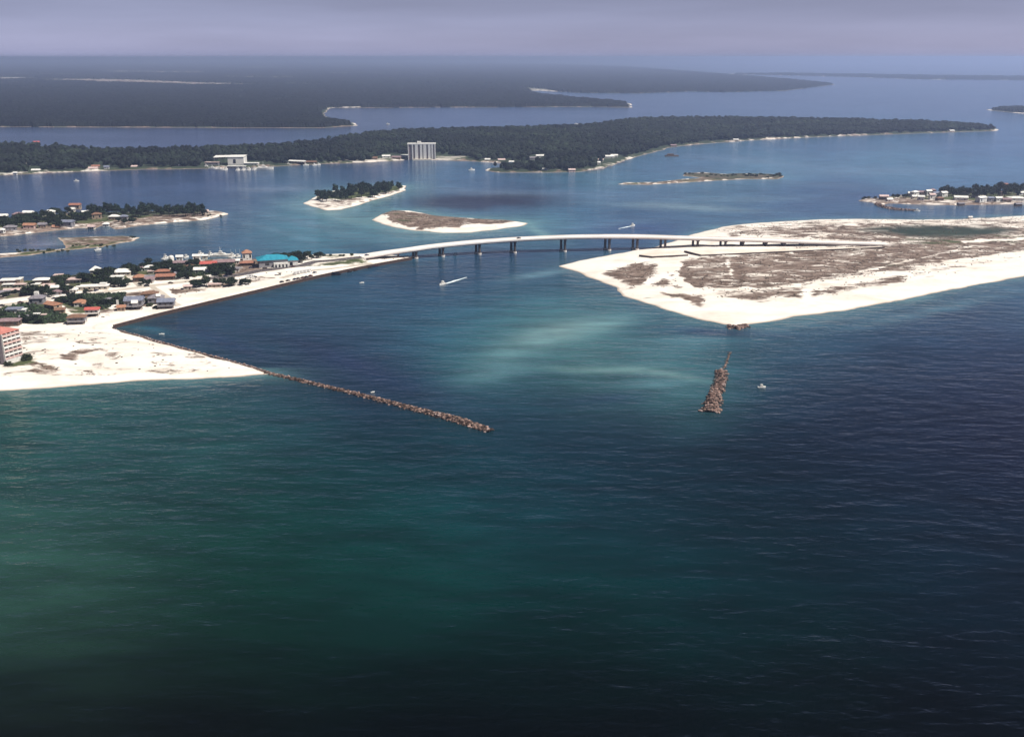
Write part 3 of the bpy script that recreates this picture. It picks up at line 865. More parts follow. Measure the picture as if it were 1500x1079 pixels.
HWY = [pix(a, b, 2.2) for a, b in [(-120, 468), (0, 448), (60, 439.8), (120, 433), (170, 426), (203, 421.5), (240, 417), (270, 413.3), (300, 409.3)]]
ASPH = [pix(a, b, 2.2) for a, b in [(300, 409.3), (340, 404.2), (380, 397.7), (420, 391.8), (445, 388.6)]] + RAMP_W
ribbon('road', HWY, 8.5, M_PALEROAD)
ribbon('road', ASPH, 12.0, M_ASPH, 0.14)
for off in (-5.4, 5.4):
    ribbon('road_edge_line', ASPH, 0.35, M_LINE, 0.20, off=off)
ribbon('road_centre_line', ASPH, 0.25, M_LINE, 0.20)
ribbon('side_road', [pix(a, b, 2.2) for a, b in [(206, 420.5), (196, 410.5), (186, 403)]], 5.0, M_PALEROAD, 0.13)
ribbon('side_road', [pix(a, b, 2.2) for a, b in [(222, 420), (240, 432), (256, 444), (262, 448)]], 5.0, M_PALEROAD, 0.13)
ribbon('access_road', [pix(a, b, 2.2) for a, b in [(412, 407), (450, 397.5), (500, 391.5), (545, 386)]], 6.0, M_PALEROAD, 0.13)
ribbon('apron', [pix(a, b, 2.2) for a, b in [(384, 394.5), (412, 391), (430, 388.3)]], 8.0, M_PALEROAD, 0.11)

# ------------------------------------------------------------------ seawalls
sw = empty('seawall', (*SEAWALL_W[3], 0))
tag(sw, 'long dark brown timber seawall edging the white beach along the channel', 'seawall')
Q = spline(SEAWALL_W, 5.0)
n_ = normals2(Q)
rings = []
for p, n in zip(Q, n_):
    a, b = p - n * 0.9, p + n * 0.1
    rings.append([(a[0] - sw.location.x, a[1] - sw.location.y, -1.5), (b[0] - sw.location.x, b[1] - sw.location.y, -1.5), (b[0] - sw.location.x, b[1] - sw.location.y, 2.55), (a[0] - sw.location.x, a[1] - sw.location.y, 2.55)])
MB().loft(rings).build('sheet_piling', M_TIMBER, sw)
rings = []
for p, n in zip(Q, n_):
    a, b = p - n * 1.15, p + n * 0.5
    rings.append([(a[0] - sw.location.x, a[1] - sw.location.y, 2.552), (b[0] - sw.location.x, b[1] - sw.location.y, 2.552), (b[0] - sw.location.x, b[1] - sw.location.y, 2.85), (a[0] - sw.location.x, a[1] - sw.location.y, 2.85)])
MB().loft(rings).build('cap', M_ROCK, sw)


def pad(name, px_pts, z, label, m_top):
    """a raised sandy parking platform held by a dark timber edge"""
    w = [pix(a, b, z) for a, b in px_pts]
    cx, cy = np.mean(w, axis=0)
    o = empty(name, (cx, cy, 0))
    tag(o, label, 'platform')
    MB().loft([[(a - cx, b - cy, 0.2) for a, b in w], [(a - cx, b - cy, z) for a, b in w]]).build('timber_edge', M_TIMBER, o)
    q = [((a - cx) * 0.985, (b - cy) * 0.95) for a, b in w]
    MB().loft([[(a, b, z + 0.005) for a, b in q], [(a, b, z + 0.08) for a, b in q]]).build('sand_fill', m_top, o)
    return o


M_FILL = mat('packed_sand', (0.74, 0.67, 0.6), (0.6, 0.52, 0.44), 0.06)
pad('raised_platform', [(936, 373.2), (955, 375.6), (1008, 372.8), (996, 366.8), (962, 366.6)], 4.0, 'pale raised platform with dark edge under the bridge, the shorter one by the beach', M_FILL)
pad('raised_platform', [(1002, 367.2), (1026, 373.6), (1120, 369.2), (1210, 365.2), (1296, 361.4), (1290, 360.8), (1200, 363), (1120, 365)], 4.0, 'long tapering pale platform with dark edge running beside the bridge ramp', M_FILL)

# ------------------------------------------------------------------ bridge
BR = [(530, 383.2, 5.0), (560, 380.6, 6.8), (600, 378.3, 9.0), (640, 375.4, 11.0), (700, 371.8, 12.8), (760, 369.5, 14.3), (840, 367.6, 15.5), (930, 365.4, 14.4), (1000, 364.6, 12.4), (1100, 363.8, 9.8), (1200, 362.5, 6.2), (1302, 361, 2.75)]
bpts = [(*pix(a, b, 0), z) for a, b, z in BR]
bx0, by0 = bpts[6][0], bpts[6][1]
bridge = empty('road_bridge', (bx0, by0, 0))
tag(bridge, 'long pale concrete road bridge arching over the channel on dark twin columns', 'bridge')
BQ = spline(bpts, 5.0)
BQ[:, 0] -= bx0
BQ[:, 1] -= by0
BN = normals2(BQ)


def bridge_loft(prof):
    """prof: (across, up) outline swept along the deck line; across is positive away from the beach side"""
    return MB().loft([[(p[0] + n[0] * u, p[1] + n[1] * u, p[2] + v) for u, v in prof] for p, n in zip(BQ, BN)])


HW = 7.6
bridge_loft([(-HW, -0.45), (HW, -0.45), (HW, 0), (-HW, 0)]).build('deck', M_DECK, bridge)
for s in (-1, 1):
    a, b = s * HW - 0.35 * s, s * HW + 0.02 * s
    bridge_loft([(min(a, b), 0.004), (max(a, b), 0.004), (max(a, b), 0.95), (min(a, b), 0.95)]).build('parapet', M_DECK, bridge)
for u in (-6.2, -2.1, 2.1, 6.2):
    bridge_loft([(u - 0.3, -1.75), (u + 0.3, -1.75), (u + 0.3, -0.455), (u - 0.3, -0.455)]).build('girder', M_FASCIA, bridge)
bridge_loft([(-0.12, 0.006), (0.12, 0.006), (0.12, 0.02), (-0.12, 0.02)]).build('centre_line', mat('yellow_road_paint', (0.6, 0.45, 0.1)), bridge)
SKEW = np.array([-0.45, 0.893])                      # piers stand parallel to the channel


def bridge_z(x):
    i = np.argmin(abs(BQ[:, 0] - x))
    return BQ[i]


for pxx, water in [(611, 1), (650, 1), (700, 1), (751, 1), (824, 1), (887, 1), (930, 1), (974, 0), (1017, 0), (1059, 0), (1089, 2), (1118, 2), (1148, 2), (1176, 2), (1204, 2), (1235, 2), (1256, 2), (585, 2), (562, 2)]:
    yb = np.interp(pxx, [b[0] for b in BR], [b[1] for b in BR])
    gx_, gy_ = pix(pxx, yb)
    p = bridge_z(gx_ - bx0)
    top = p[2] - 1.756
    base = -3.0 if water == 1 else 0.5
    ang = math.atan2(SKEW[1], SKEW[0]) if water != 2 else math.atan2(BN[len(BN) // 2][1], BN[len(BN) // 2][0])
    pier = MB().box(-6.6, 6.6, -0.9, 0.9, -1.1, 0).build('pier_cap', M_COLUMN, bridge)
    pier.location = (p[0], p[1], top)
    pier.rotation_euler = (0, 0, ang)
    offs = (-4.2, 4.2) if water != 2 else (-5.2, -1.8, 1.8, 5.2)
    for u in offs:
        hgt = top - 1.1 - base
        if hgt < 0.4:
            continue
        rr = 1.35 if water != 2 else 0.9
        c = MB().cyl(u, 0, -1.102 - hgt, -1.102, rr, rr, 12).build('column', M_COLUMN, pier)
        if water == 1:
            c = MB().cyl(u, 0, -1.1 - hgt + 1.0, -1.1 - hgt + 4.6, 2.3, 2.1, 14).build('footing', M_CONC, pier)
ab = MB().box(-4, 1.0, -8.0, 8.0, 0.5, 4.45).build('abutment', M_CONC, bridge)
ab.location = (BQ[0][0] + 1.0, BQ[0][1], 0)
ab.rotation_euler = (0, 0, math.atan2(*(BQ[1] - BQ[0])[1::-1]))

# ------------------------------------------------------------------ rock jetties
def rock_mesh(seed, m):
    import bmesh
    bm = bmesh.new()
    bmesh.ops.create_icosphere(bm, subdivisions=1, radius=1)
    r = random.Random(seed)
    sx, sy, sz = r.uniform(0.9, 1.4), r.uniform(0.75, 1.1), r.uniform(0.6, 0.9)
    for v in bm.verts:
        k = r.uniform(0.78, 1.15)
        v.co = Vector((v.co.x * sx * k, v.co.y * sy * k, v.co.z * sz * k))
    me = bpy.data.meshes.new('boulder')
    bm.to_mesh(me)
    bm.free()
    me.materials.append(m)
    return me


ROCKS = [rock_mesh(k, M_ROCK if k % 4 else M_ROCKP) for k in range(10)]


def rubble(name, spots, m, parent):
    """all the smaller stones of one mound as a single heap"""
    src = []
    for k in range(10):
        me = ROCKS[k]
        src.append((np.array([v.co[:] for v in me.vertices]), np.array([p.vertices[:] for p in me.polygons])))
    Vs, Fs, b = [], [], 0
    for i, (x, y, z, s) in enumerate(spots):
        v, f = src[i % 10]
        a = random.uniform(0, 6.28)
        R = np.array([[math.cos(a), -math.sin(a), 0], [math.sin(a), math.cos(a), 0], [0, 0, 1]])
        Vs.append(v @ R.T * s + np.array([x, y, z]))
        Fs.append(f + b)
        b += len(v)
    o = link_mesh(name, np_mesh(name, np.vstack(Vs), np.vstack(Fs), m), parent)
    tag(o, kind='stuff')
    return o


def jetty(label, px_path, widths, heights, n_big, n_small, seed, m_small):
    r = random.Random(seed)
    W_ = [(*pix(a, b), w, h) for (a, b), w, h in zip(px_path, widths, heights)]
    x0, y0 = W_[0][:2]
    j = empty('rock_jetty', (x0, y0, 0))
    tag(j, label, 'jetty')
    Q = spline(W_, 4.0)
    N_ = normals2(Q)
    if min(heights) > 0:
      MB().loft([[(p[0] - x0 + n[0] * u * p[2], p[1] - y0 + n[1] * u * p[2], z * p[3]) for u, z in ((-1, -0.6), (1, -0.6), (0.45, 0.75), (-0.45, 0.75))] for p, n in zip(Q, N_)]).build('core', M_ROCK, j)
    bigs, small = [], []
    for k in range(n_big + n_small):
        i = r.randrange(len(Q))
        p, n = Q[i], N_[i]
        u = r.uniform(-1, 1)
        z = p[3] * (1 - abs(u) ** 1.4) * r.uniform(0.75, 1.05) + r.uniform(-0.1, 0.2)
        x, y = p[0] - x0 + n[0] * u * p[2] + r.uniform(-1.2, 1.2), p[1] - y0 + n[1] * u * p[2] + r.uniform(-0.6, 0.6)
        (bigs if k < n_big else small).append((x, y, z, (r.uniform(0.95, 1.5) if k < n_big else r.uniform(0.6, 1.2)) * min(1.0, 0.42 + p[2] / 9)))
    for k, (x, y, z, s) in enumerate(bigs):
        o = link_mesh('boulder', ROCKS[r.randrange(10)], j)
        o.location, o.scale, o.rotation_euler = (x, y, z), (s, s, s), (0, 0, r.uniform(0, 6.28))
    rubble('rubble', small, m_small, j)
    return j


jetty('long straight brown rock jetty running out from the tip of the white beach', [(392, 546.5), (430, 555.5), (500, 572), (560, 587), (620, 603), (670, 616), (716, 631)],
      [1.5, 1.7, 1.8, 2.0, 2.4, 3.3, 2.6], [1.0, 1.2, 1.2, 1.3, 1.6, 2.0, 1.2], 100, 2400, 3, M_ROCK)
jetty('detached brown rock jetty standing alone in the water off the sand spit', [(1056, 544), (1056, 556), (1050, 572), (1045, 586), (1040, 603)],
      [3.6, 3.6, 3.9, 4.5, 5.4], [1.1, 1.3, 1.4, 1.5, 1.3], 90, 700, 5, M_ROCK)
jetty('small heap of dark rocks at the point of the sand spit', [(1067, 479), (1078, 480.5), (1091, 478)], [3.5, 4.5, 3.5], [1.8, 2.4, 1.8], 24, 60, 8, M_ROCK)
jetty('thin dark line of nearly sunken rocks between the spit and the detached jetty', [(1069, 516), (1066, 526), (1060, 540)], [0.6, 0.9, 0.7], [0.02, 0.12, 0.1], 5, 40, 9, M_ROCK)
jetty('low stone revetment along the channel side of the white beach', [(167, 483.2), (196, 490.4), (230, 500.2), (280, 514.2), (330, 527.3), (372, 539.3), (392, 546)], [1.0, 1.0, 1.0, 1.0, 1.0, 1.2, 1.5], [1.0, 0.9, 0.9, 0.9, 0.9, 1.0, 1.1], 60, 420, 12, M_ROCKP)
jetty('low dark curved breakwater before the village on the far shore', [(1284, 298.5), (1292, 302.5), (1305, 306), (1322, 307.8), (1342, 308.6)], [4, 5, 5, 5, 4], [2.0, 2.4, 2.4, 2.2, 1.6], 60, 260, 14, M_ROCK)

# ------------------------------------------------------------------ trees
def tri_cloud(rng, lobes, n, size):
    V, Fc = [], []
    for (cx, cy, cz, rx, ry, rz), k in zip(lobes, n):
        d = rng.normal(size=(k, 3))
        d /= np.linalg.norm(d, axis=1)[:, None]
        d[:, 2] = np.where(d[:, 2] < -0.5, -d[:, 2], d[:, 2])
        c = d * rng.uniform(0.72, 1.08, (k, 1)) * np.array([rx, ry, rz]) + np.array([cx, cy, cz])
        for p in c:
            t = rng.normal(size=(3, 3)) * size * 0.6
            b = len(V)
            V += [p + t[0], p + t[1], p + t[2]]
            Fc.append((b, b + 1, b + 2))
    return V, Fc


ICO = None


def ico():
    global ICO
    if ICO is None:
        import bmesh
        bm = bmesh.new()
        bmesh.ops.create_icosphere(bm, subdivisions=1, radius=1)
        ICO = (np.array([v.co[:] for v in bm.verts]), np.array([[v.index for v in f.verts] for f in bm.faces]))
        bm.free()
    return ICO


def make_tree(kind, seed):
    rng = np.random.default_rng(seed)
    if kind == 'pine':
        h = 11.0
        lobes = [(rng.uniform(-1.4, 1.4), rng.uniform(-1.4, 1.4), z, r, r, 1.5) for z, r in ((5.2, 2.5), (6.8, 3.1), (8.4, 2.6), (9.8, 1.7), (7.5, 2.3))]
        ml, th = M_PINE, 7.5
    elif kind == 'bush':
        h = 3.2
        lobes = [(rng.uniform(-1.6, 1.6), rng.uniform(-1.3, 1.3), rng.uniform(1.0, 1.9), rng.uniform(1.3, 2), rng.uniform(1.3, 2), rng.uniform(0.9, 1.3)) for _ in range(4)]
        ml, th = M_LEAF2, 1.2
    else:
        h = 7.5
        lobes = [(rng.uniform(-2.4, 2.4), rng.uniform(-2.2, 2.2), rng.uniform(3.4, 6.0), rng.uniform(1.6, 2.6), rng.uniform(1.6, 2.6), rng.uniform(1.2, 1.9)) for _ in range(7)]
        ml, th = M_LEAF, 4.2
    root = empty({'pine': 'pine_tree', 'bush': 'shrub', 'oak': 'oak_tree'}[kind], (0, 0, 0))
    V, Fc = tri_cloud(rng, lobes, [max(10, int(16 * l[3] * l[4])) for l in lobes], 0.95)
    iv, fi = ico()
    for cx, cy, cz, rx, ry, rz in lobes:
        k = rng.uniform(0.7, 0.95, (len(iv), 1))
        b = len(V)
        V += list(iv * k * np.array([rx, ry, rz]) + np.array([cx, cy, cz]))
        Fc += [tuple(f + b) for f in fi]
    link_mesh('crown', np_mesh('crown', np.array(V), np.array(Fc), ml), root)
    tr = MB().cyl(0, 0, -0.5, th, 0.32, 0.16, 7)
    for l in lobes[:4]:
        a = np.array([0, 0, th * 0.6])
        b = np.array(l[:3])
        w = 0.1
        tr.loft([[tuple(a + q) for q in ((-w, 0, 0), (w, 0, 0), (0, w, 0))], [tuple(b + np.array(q) * 0.4) for q in ((-w, 0, 0), (w, 0, 0), (0, w, 0))]])
    tr.build('trunk', M_BARK, root)
    return root


PROTO = {}


def tree(kind, x, y, scale, label, group):
    k = (kind, random.randrange(4))
    p = at(x, y)
    if k not in PROTO:
        o = PROTO[k] = make_tree(kind, 100 + k[1] * 7 + len(kind))
    else:
        o = copy_tree(PROTO[k])
    o.location = (p[0], p[1], p[2] - 0.1)
    o.rotation_euler = (0, 0, random.uniform(0, 6.28))
    o.scale = (scale * random.uniform(0.9, 1.15), scale * random.uniform(0.9, 1.15), scale * random.uniform(0.85, 1.1))
    tag(o, label, {'pine': 'pine tree', 'bush': 'shrub', 'oak': 'tree'}[kind], group)
    return o


# ------------------------------------------------------------------ buildings
def facing(yaw, x, y):
    return x * math.cos(yaw) - y * math.sin(yaw), x * math.sin(yaw) + y * math.cos(yaw)


def roof_mb(kind, w, d, z, rh, ov):
    a, b = w / 2 + ov, d / 2 + ov
    m = MB()
    e = 0.22
    base = [(-a, -b, z), (a, -b, z), (a, b, z), (-a, b, z)]
    if kind == 'flat':
        return m.loft([[(x, y, z + 0.003) for x, y, _ in base], [(x, y, z + 0.003 + rh) for x, y, _ in base]])
    z += 0.003
    lo = [(x, y, z) for x, y, _ in base]
    hi = [(x, y, z + e) for x, y, _ in base]
    ins = {'gable': 0.0, 'hip': min(b, a * 0.92), 'pyramid': a}[kind]
    r0, r1 = (-(a - ins), 0, z + e + rh), (a - ins, 0, z + e + rh)
    vs = lo + hi + [r0, r1]
    return m.add(vs, [(3, 2, 1, 0), (0, 1, 5, 4), (1, 2, 6, 5), (2, 3, 7, 6), (3, 0, 4, 7), (4, 5, 9, 8), (6, 7, 8, 9), (5, 6, 9), (7, 4, 8)])


def house(x, y, w, d, h, label, roof='gable', rh=1.8, rc=None, wc=None, yaw=0.16, stilt=0.0, nwin=3, ov=0.7, deck=0, chimney=0, wing=None, name='house', cat='house', group=None, cupola=0):
    rc, wc = rc or R_GREY, wc or M_WHITE
    p = at(x, y)
    ox, oy = facing(yaw, 0, d / 2)
    o = empty(name, (p[0] + ox, p[1] + oy, p[2] - 0.05), yaw)
    tag(o, label, cat, group)
    z0 = stilt
    MB().box(-w / 2, w / 2, -d / 2, d / 2, z0 - (0.4 if not stilt else 0), z0 + h).build('wall', wc, o)
    rf = roof_mb(roof, w, d, z0 + h, rh, ov).build('roof', rc, o)
    if chimney:
        MB().box(w * 0.22, w * 0.22 + 0.9, -0.45, 0.45, z0 + h + rh * 0.3, z0 + h + rh + 1.2).build('chimney', M_TANWALL, rf)
    if cupola:
        MB().box(-1.6, 1.6, -1.6, 1.6, z0 + h + rh * 0.4, z0 + h + rh + 1.8).build('cupola', M_WHITE, rf)
    for k in range(nwin):
        u = -w / 2 + (k + 0.5) * w / nwin
        if k == nwin // 2 and nwin > 1:
            MB().box(u - 0.55, u + 0.55, -d / 2 - 0.06, -d / 2 - 0.003, z0 + 0.1, z0 + min(2.2, h - 0.3)).build('door', M_BROWNWALL, o)
        else:
            MB().box(u - 0.8, u + 0.8, -d / 2 - 0.06, -d / 2 - 0.003, z0 + 0.35 * h, z0 + 0.8 * h).build('window', M_GLASS, o)
    MB().box(w / 2 + 0.003, w / 2 + 0.06, -0.9, 0.9, z0 + 0.35 * h, z0 + 0.8 * h).build('window', M_GLASS, o)
    if stilt:
        for u in (-0.46, 0, 0.46):
            for v in (-0.44, 0.44):
                MB().box(w * u - 0.18, w * u + 0.18, d * v - 0.18, d * v + 0.18, -0.5, z0 - 0.003).build('stilt', M_BROWNWALL, o)
    if deck:
        MB().box(-w / 2 + 0.3, w / 2 - 0.3, -d / 2 - deck, -d / 2 - 0.07, z0 - 0.1 if stilt else 0.25, (z0 if stilt else 0.4) + 0.05).build('deck', M_TANWALL, o)
        MB().box(-w / 2 + 0.3, w / 2 - 0.3, -d / 2 - deck, -d / 2 - deck + 0.1, (z0 if stilt else 0.4) + 0.054, (z0 if stilt else 0.4) + 1.0).build('railing', wc, o)
        if stilt:
            for u in (-0.45, 0.45):
                MB().box(w * u - 0.12, w * u + 0.12, -d / 2 - deck + 0.12, -d / 2 - deck + 0.36, -0.5, z0 - 0.103).build('stilt', M_BROWNWALL, o)
    if wing:
        ww, wd_, wh, wx, wy, wr, wrc = wing
        wv = MB().box(wx - ww / 2, wx + ww / 2, wy - wd_ / 2, wy + wd_ / 2, z0 - 0.35, z0 + wh).build('wing', wc, o)
        q = roof_mb(wr, ww, wd_, z0 + wh, rh * 0.8, ov * 0.8).build('wing_roof', wrc or rc, wv)
        q.location = (wx, wy, 0)
    return o


# -- the beach town, from the back water to the beach
house(15, 416, 17, 9, 3.2, 'long white flat-roofed building with a shaded veranda, by the back water at the town edge', 'flat', 0.6, R_WHITE, M_TANWALL, nwin=5, deck=2.5, wing=(3, 9.6, 4.0, 7.6, -0.4, 'flat', R_WHITE))
house(60, 416, 13, 9, 3.6, 'white-roofed house with two dark porch openings between two trees by the back water', 'hip', 1.5, R_WHITE, M_BROWNWALL, nwin=3, deck=2)
house(85, 408, 7, 6, 3.0, 'small pale pink roof half hidden behind a round tree', 'flat', 0.5, R_PALEPINK, M_PINK, nwin=2)
house(107, 415, 13, 8, 3.4, 'grey-walled house with a flat pale pink roof between two tree clumps', 'flat', 0.6, R_PALEPINK, M_GREYWALL, nwin=4, ov=1.2)
house(52, 421.5, 6, 6, 3.0, 'small pale yellow house with a white roof beside dark trees', 'flat', 0.5, R_WHITE, M_YELLOW, nwin=2)
house(71, 423, 9, 7, 2.8, 'low white house with a pinkish side wall on the white lot', 'gable', 1.3, R_PALEPINK, M_WHITE, nwin=2)
house(82, 426, 8, 7, 3.0, 'plain white house with a pitched white roof, lowest on the white lot', 'gable', 1.5, R_WHITE, M_WHITE, nwin=2)
house(12, 421, 9, 5, 2.6, 'low cream row house with a white roof, below the long white building', 'flat', 0.4, R_WHITE, M_CREAM, nwin=3)
house(29, 421, 9, 5, 2.6, 'low cream house with a pinkish roof near dark bushes', 'flat', 0.4, R_PALEPINK, M_CREAM, nwin=3)
house(18, 429, 14, 6, 2.4, 'long low pinkish-grey roofed house above the pale road', 'gable', 1.2, R_PALEPINK, M_GREYWALL, nwin=4)
house(53, 446, 11, 10, 5.0, 'purple-grey shingled house with a white cupola, touching the pale road', 'pyramid', 3.2, R_GREY, M_GREYWALL, nwin=3, cupola=1)
house(72, 452, 12, 8, 3.2, 'orange-tiled low house next to the grey cupola house', 'gable', 2.0, R_ORANGE, M_TANWALL, nwin=3, yaw=-0.5)
house(20, 459, 11, 7, 3.2, 'lavender-grey flat-roofed house with a white front near the sand track', 'flat', 0.6, R_BLUEGREY, M_WHITE, nwin=3, wing=(5, 5, 2.6, 6.5, -1.5, 'flat', R_WHITE))
house(53, 464.5, 4, 3.5, 2.4, 'tiny white shed roof among dark scrub, the larger of two', 'flat', 0.4, R_WHITE, M_WHITE, nwin=1, name='shed', cat='shed')
house(64, 465, 3, 2.5, 2.2, 'tiny pinkish shed roof among dark scrub, the smaller of two', 'flat', 0.4, R_PALEPINK, M_CREAM, nwin=1, name='shed', cat='shed')
house(11, 478, 16, 8, 4.0, 'long mauve-brown roofed building directly behind the pink beach tower', 'hip', 1.6, R_MAUVE, M_BROWNWALL, nwin=4, yaw=0.1)
house(117, 449, 9, 7, 3.4, 'white-walled house with a bright orange tile roof amid dark green scrub', 'hip', 2.0, R_ORANGE, M_WHITE, nwin=3, wing=(3.5, 4, 3.0, 4.5, -4.5, 'gable', R_ORANGE))
house(135, 463.5, 10, 6, 2.8, 'stilt house with a bright red roof and a white trim line', 'gable', 1.6, R_RED, M_WHITE, nwin=3, stilt=2.6, deck=2)
house(112, 475, 13, 8, 3.0, 'brown-orange roofed stilt house at the edge of the beach', 'hip', 2.0, R_BROWN, M_GREYWALL, nwin=3, stilt=2.4, deck=2)
house(196, 453, 14, 11, 4.4, 'large blue-grey house on dark stilts facing the beach', 'gable', 2.6, R_BLUEGREY, M_GREYWALL, nwin=4, stilt=2.8, deck=2.4, wing=(4, 3, 3.0, 1.5, -6.6, 'gable', R_WHITE))
house(219, 436, 13, 8, 3.4, 'wide house with an orange-brown roof below the road junction', 'hip', 1.8, R_BROWN, M_TANWALL, nwin=3)
house(228, 446, 12, 9, 3.8, 'grey hip-roofed house with a white dormer beside the sand track', 'hip', 2.4, R_GREY, M_GREYWALL, nwin=3, stilt=1.6, wing=(2.5, 2.5, 5.2, 2.5, -2.5, 'gable', R_WHITE))
house(243, 452, 13, 9, 3.2, 'blue-grey roofed stilt house standing closest to the seawall', 'gable', 2.2, R_BLUEGREY, M_GREYWALL, nwin=3, stilt=2.4, deck=2.2)
house(177.5, 455.5, 6, 5, 3.0, 'small tan house with an orange roof beside a tall white chimney slab', 'gable', 1.6, R_ORANGE, M_TANWALL, nwin=2)
house(139, 400.5, 9, 8, 3.0, 'white house with a steep white pyramid roof, left of a big dark tree', 'pyramid', 3.6, R_WHITE, M_GREYWALL, nwin=2)
house(178, 404, 16, 10, 3.4, 'big white hip-roofed house between dark trees above the side road', 'hip', 2.6, R_WHITE, M_CREAM, nwin=4, deck=2)
house(171, 409.5, 11, 6, 2.6, 'low white house in front of the big white hip roof', 'flat', 0.5, R_WHITE, M_WHITE, nwin=3)
house(204, 413, 11, 9, 4.2, 'house with an orange tile roof joined to a grey roof', 'hip', 2.2, R_ORANGE, M_BROWNWALL, nwin=3, wing=(8, 9, 3.8, 9.0, -1.0, 'gable', R_GREY))
house(219, 415, 8, 6, 3.4, 'white gabled front under a mauve roof, beside the grey-and-orange house', 'gable', 2.2, R_MAUVE, M_WHITE, nwin=2, yaw=0.2)
house(242, 410, 16, 8, 3.2, 'long terracotta-roofed house with a dark shaded front', 'gable', 2.0, R_TERRA, M_BROWNWALL, nwin=4, deck=2.5)
house(238, 403, 13, 6, 3.4, 'second terracotta roof rising behind the long terracotta house', 'hip', 1.8, R_TERRA, M_TANWALL, nwin=3)
house(219, 396, 10, 7, 2.8, 'white hip-roofed cottage among trees near the back shore', 'hip', 1.8, R_WHITE, M_WHITE, nwin=3)
house(221, 401, 5, 4, 2.4, 'very small cream roof just below the white cottage', 'flat', 0.4, R_PALEPINK, M_CREAM, nwin=1)
house(257, 397.5, 9, 5, 2.6, 'low white roof set among dark trees, right of the terracotta roofs', 'gable', 1.0, R_WHITE, M_GREYWALL, nwin=3)
house(135, 425, 26, 8, 3.2, 'long white-roofed building beside the pale road with vehicles before it', 'flat', 0.6, R_WHITE, M_CREAM, nwin=6, wing=(5, 5, 4.2, 8, 4, 'flat', R_WHITE))
house(265, 389, 14, 6, 2.8, 'long low mauve-roofed building by the marina shore', 'gable', 1.6, R_MAUVE, M_TANWALL, nwin=4)
house(305, 391, 15, 8, 3.0, 'white-fronted house with a bright red roof by the marina', 'gable', 2.0, R_RED, M_WHITE, nwin=4)
house(294, 400, 18, 8, 3.2, 'long white house with a white gabled wing among dark trees', 'gable', 1.8, R_WHITE, M_WHITE, nwin=5, wing=(6, 4, 2.8, 7, -5, 'gable', R_WHITE))
house(328, 388.5, 20, 8, 3.0, 'long brownish-pink roofed hall beside the red-roofed house', 'gable', 2.0, R_MAUVE, M_TANWALL, nwin=4)
house(314, 421, 11, 6, 2.8, 'low flat pinkish roofed house by the dark tree clump near the beach', 'flat', 0.5, R_PALEPINK, M_TANWALL, nwin=3)
house(263, 382, 6, 5, 4.0, 'white boathouse with a pitched roof on the marina shore beside the round-topped tank', 'gable', 1.6, R_WHITE, M_WHITE, nwin=2, name='boathouse', cat='boathouse')
house(288, 381, 7, 5, 4.2, 'white two-storey boathouse west of the big white yacht', 'gable', 1.6, R_WHITE, M_WHITE, nwin=2, name='boathouse', cat='boathouse')
house(300, 379.5, 5, 4, 3.4, 'cream boathouse beside a dark gap on the marina shore', 'gable', 1.2, R_WHITE, M_CREAM, nwin=1, name='boathouse', cat='boathouse')
house(362, 389.5, 14, 7, 2.8, 'low red-brown roofed house in front of the red-capped tower house', 'hip', 1.8, R_TERRA, M_BROWNWALL, nwin=3)
house(362.5, 381.5, 9, 8, 7.5, 'tall white house with an orange-red hip roof and a mast, beside the teal roof', 'hip', 3.0, R_ORANGE, M_WHITE, nwin=3, yaw=0.3, deck=1.6)
house(346, 386, 6, 5, 2.8, 'white cottage between the marina boats and the low red-brown roof', 'gable', 1.4, R_WHITE, M_WHITE, nwin=2)

GH = 'small low houses between the larger houses of the town'
for x, y, w, rc, wc, lb in [(6, 433, 8, R_GREY, M_WHITE, 'small grey-roofed cottage above the pale road at the photo edge'), (40, 428, 7, R_BROWN, M_TANWALL, 'small brown-roofed cottage behind the grey cupola house'), (84, 432, 7, R_MAUVE, M_GREYWALL, 'small mauve-roofed cottage between the white lot and the pale road'), (107, 429, 6, R_WHITE, M_WHITE, 'small white cottage west of the long white-roofed building'), (152, 412, 7, R_GREY, M_WHITE, 'small grey roof peeping from the trees above the long white-roofed building'), (127, 413, 6, R_WHITE, M_GREYWALL, 'little white roof under the large trees east of the flat pink roof'), (263, 405, 8, R_GREY, M_WHITE, 'small grey-roofed house at the west end of the dark grove'), (279, 394, 7, R_BROWN, M_TANWALL, 'small brown roof behind the long white house'), (345, 398, 7, R_GREY, M_WHITE, 'small grey roof east of the dark grove by the road'), (333, 394, 6, R_WHITE, M_WHITE, 'little white cottage below the long brownish-pink hall'), (160, 444, 8, R_GREY, M_TANWALL, 'small grey roof inside the thicket west of the large stilt house'), (88, 459, 7, R_BROWN, M_TANWALL, 'small brown roof at the fork of the sand track'), (36, 470, 7, R_GREY, M_GREYWALL, 'small grey roof in the thicket behind the beach'), (275, 424, 7, R_PALEPINK, M_CREAM, 'small pale pink beach hut west of the flat pinkish house'), (229, 392, 6, R_GREY, M_WHITE, 'small grey roof on the back shore beside the white cottage'), (203, 397, 7, R_MAUVE, M_WHITE, 'small mauve roof in the trees east of the big white hip roof')]:
    house(x, y, w, w * 0.75, 2.8, lb, random.choice(['gable', 'hip']), 1.4, rc, wc, yaw=random.uniform(0, 0.4), nwin=2, group=GH)

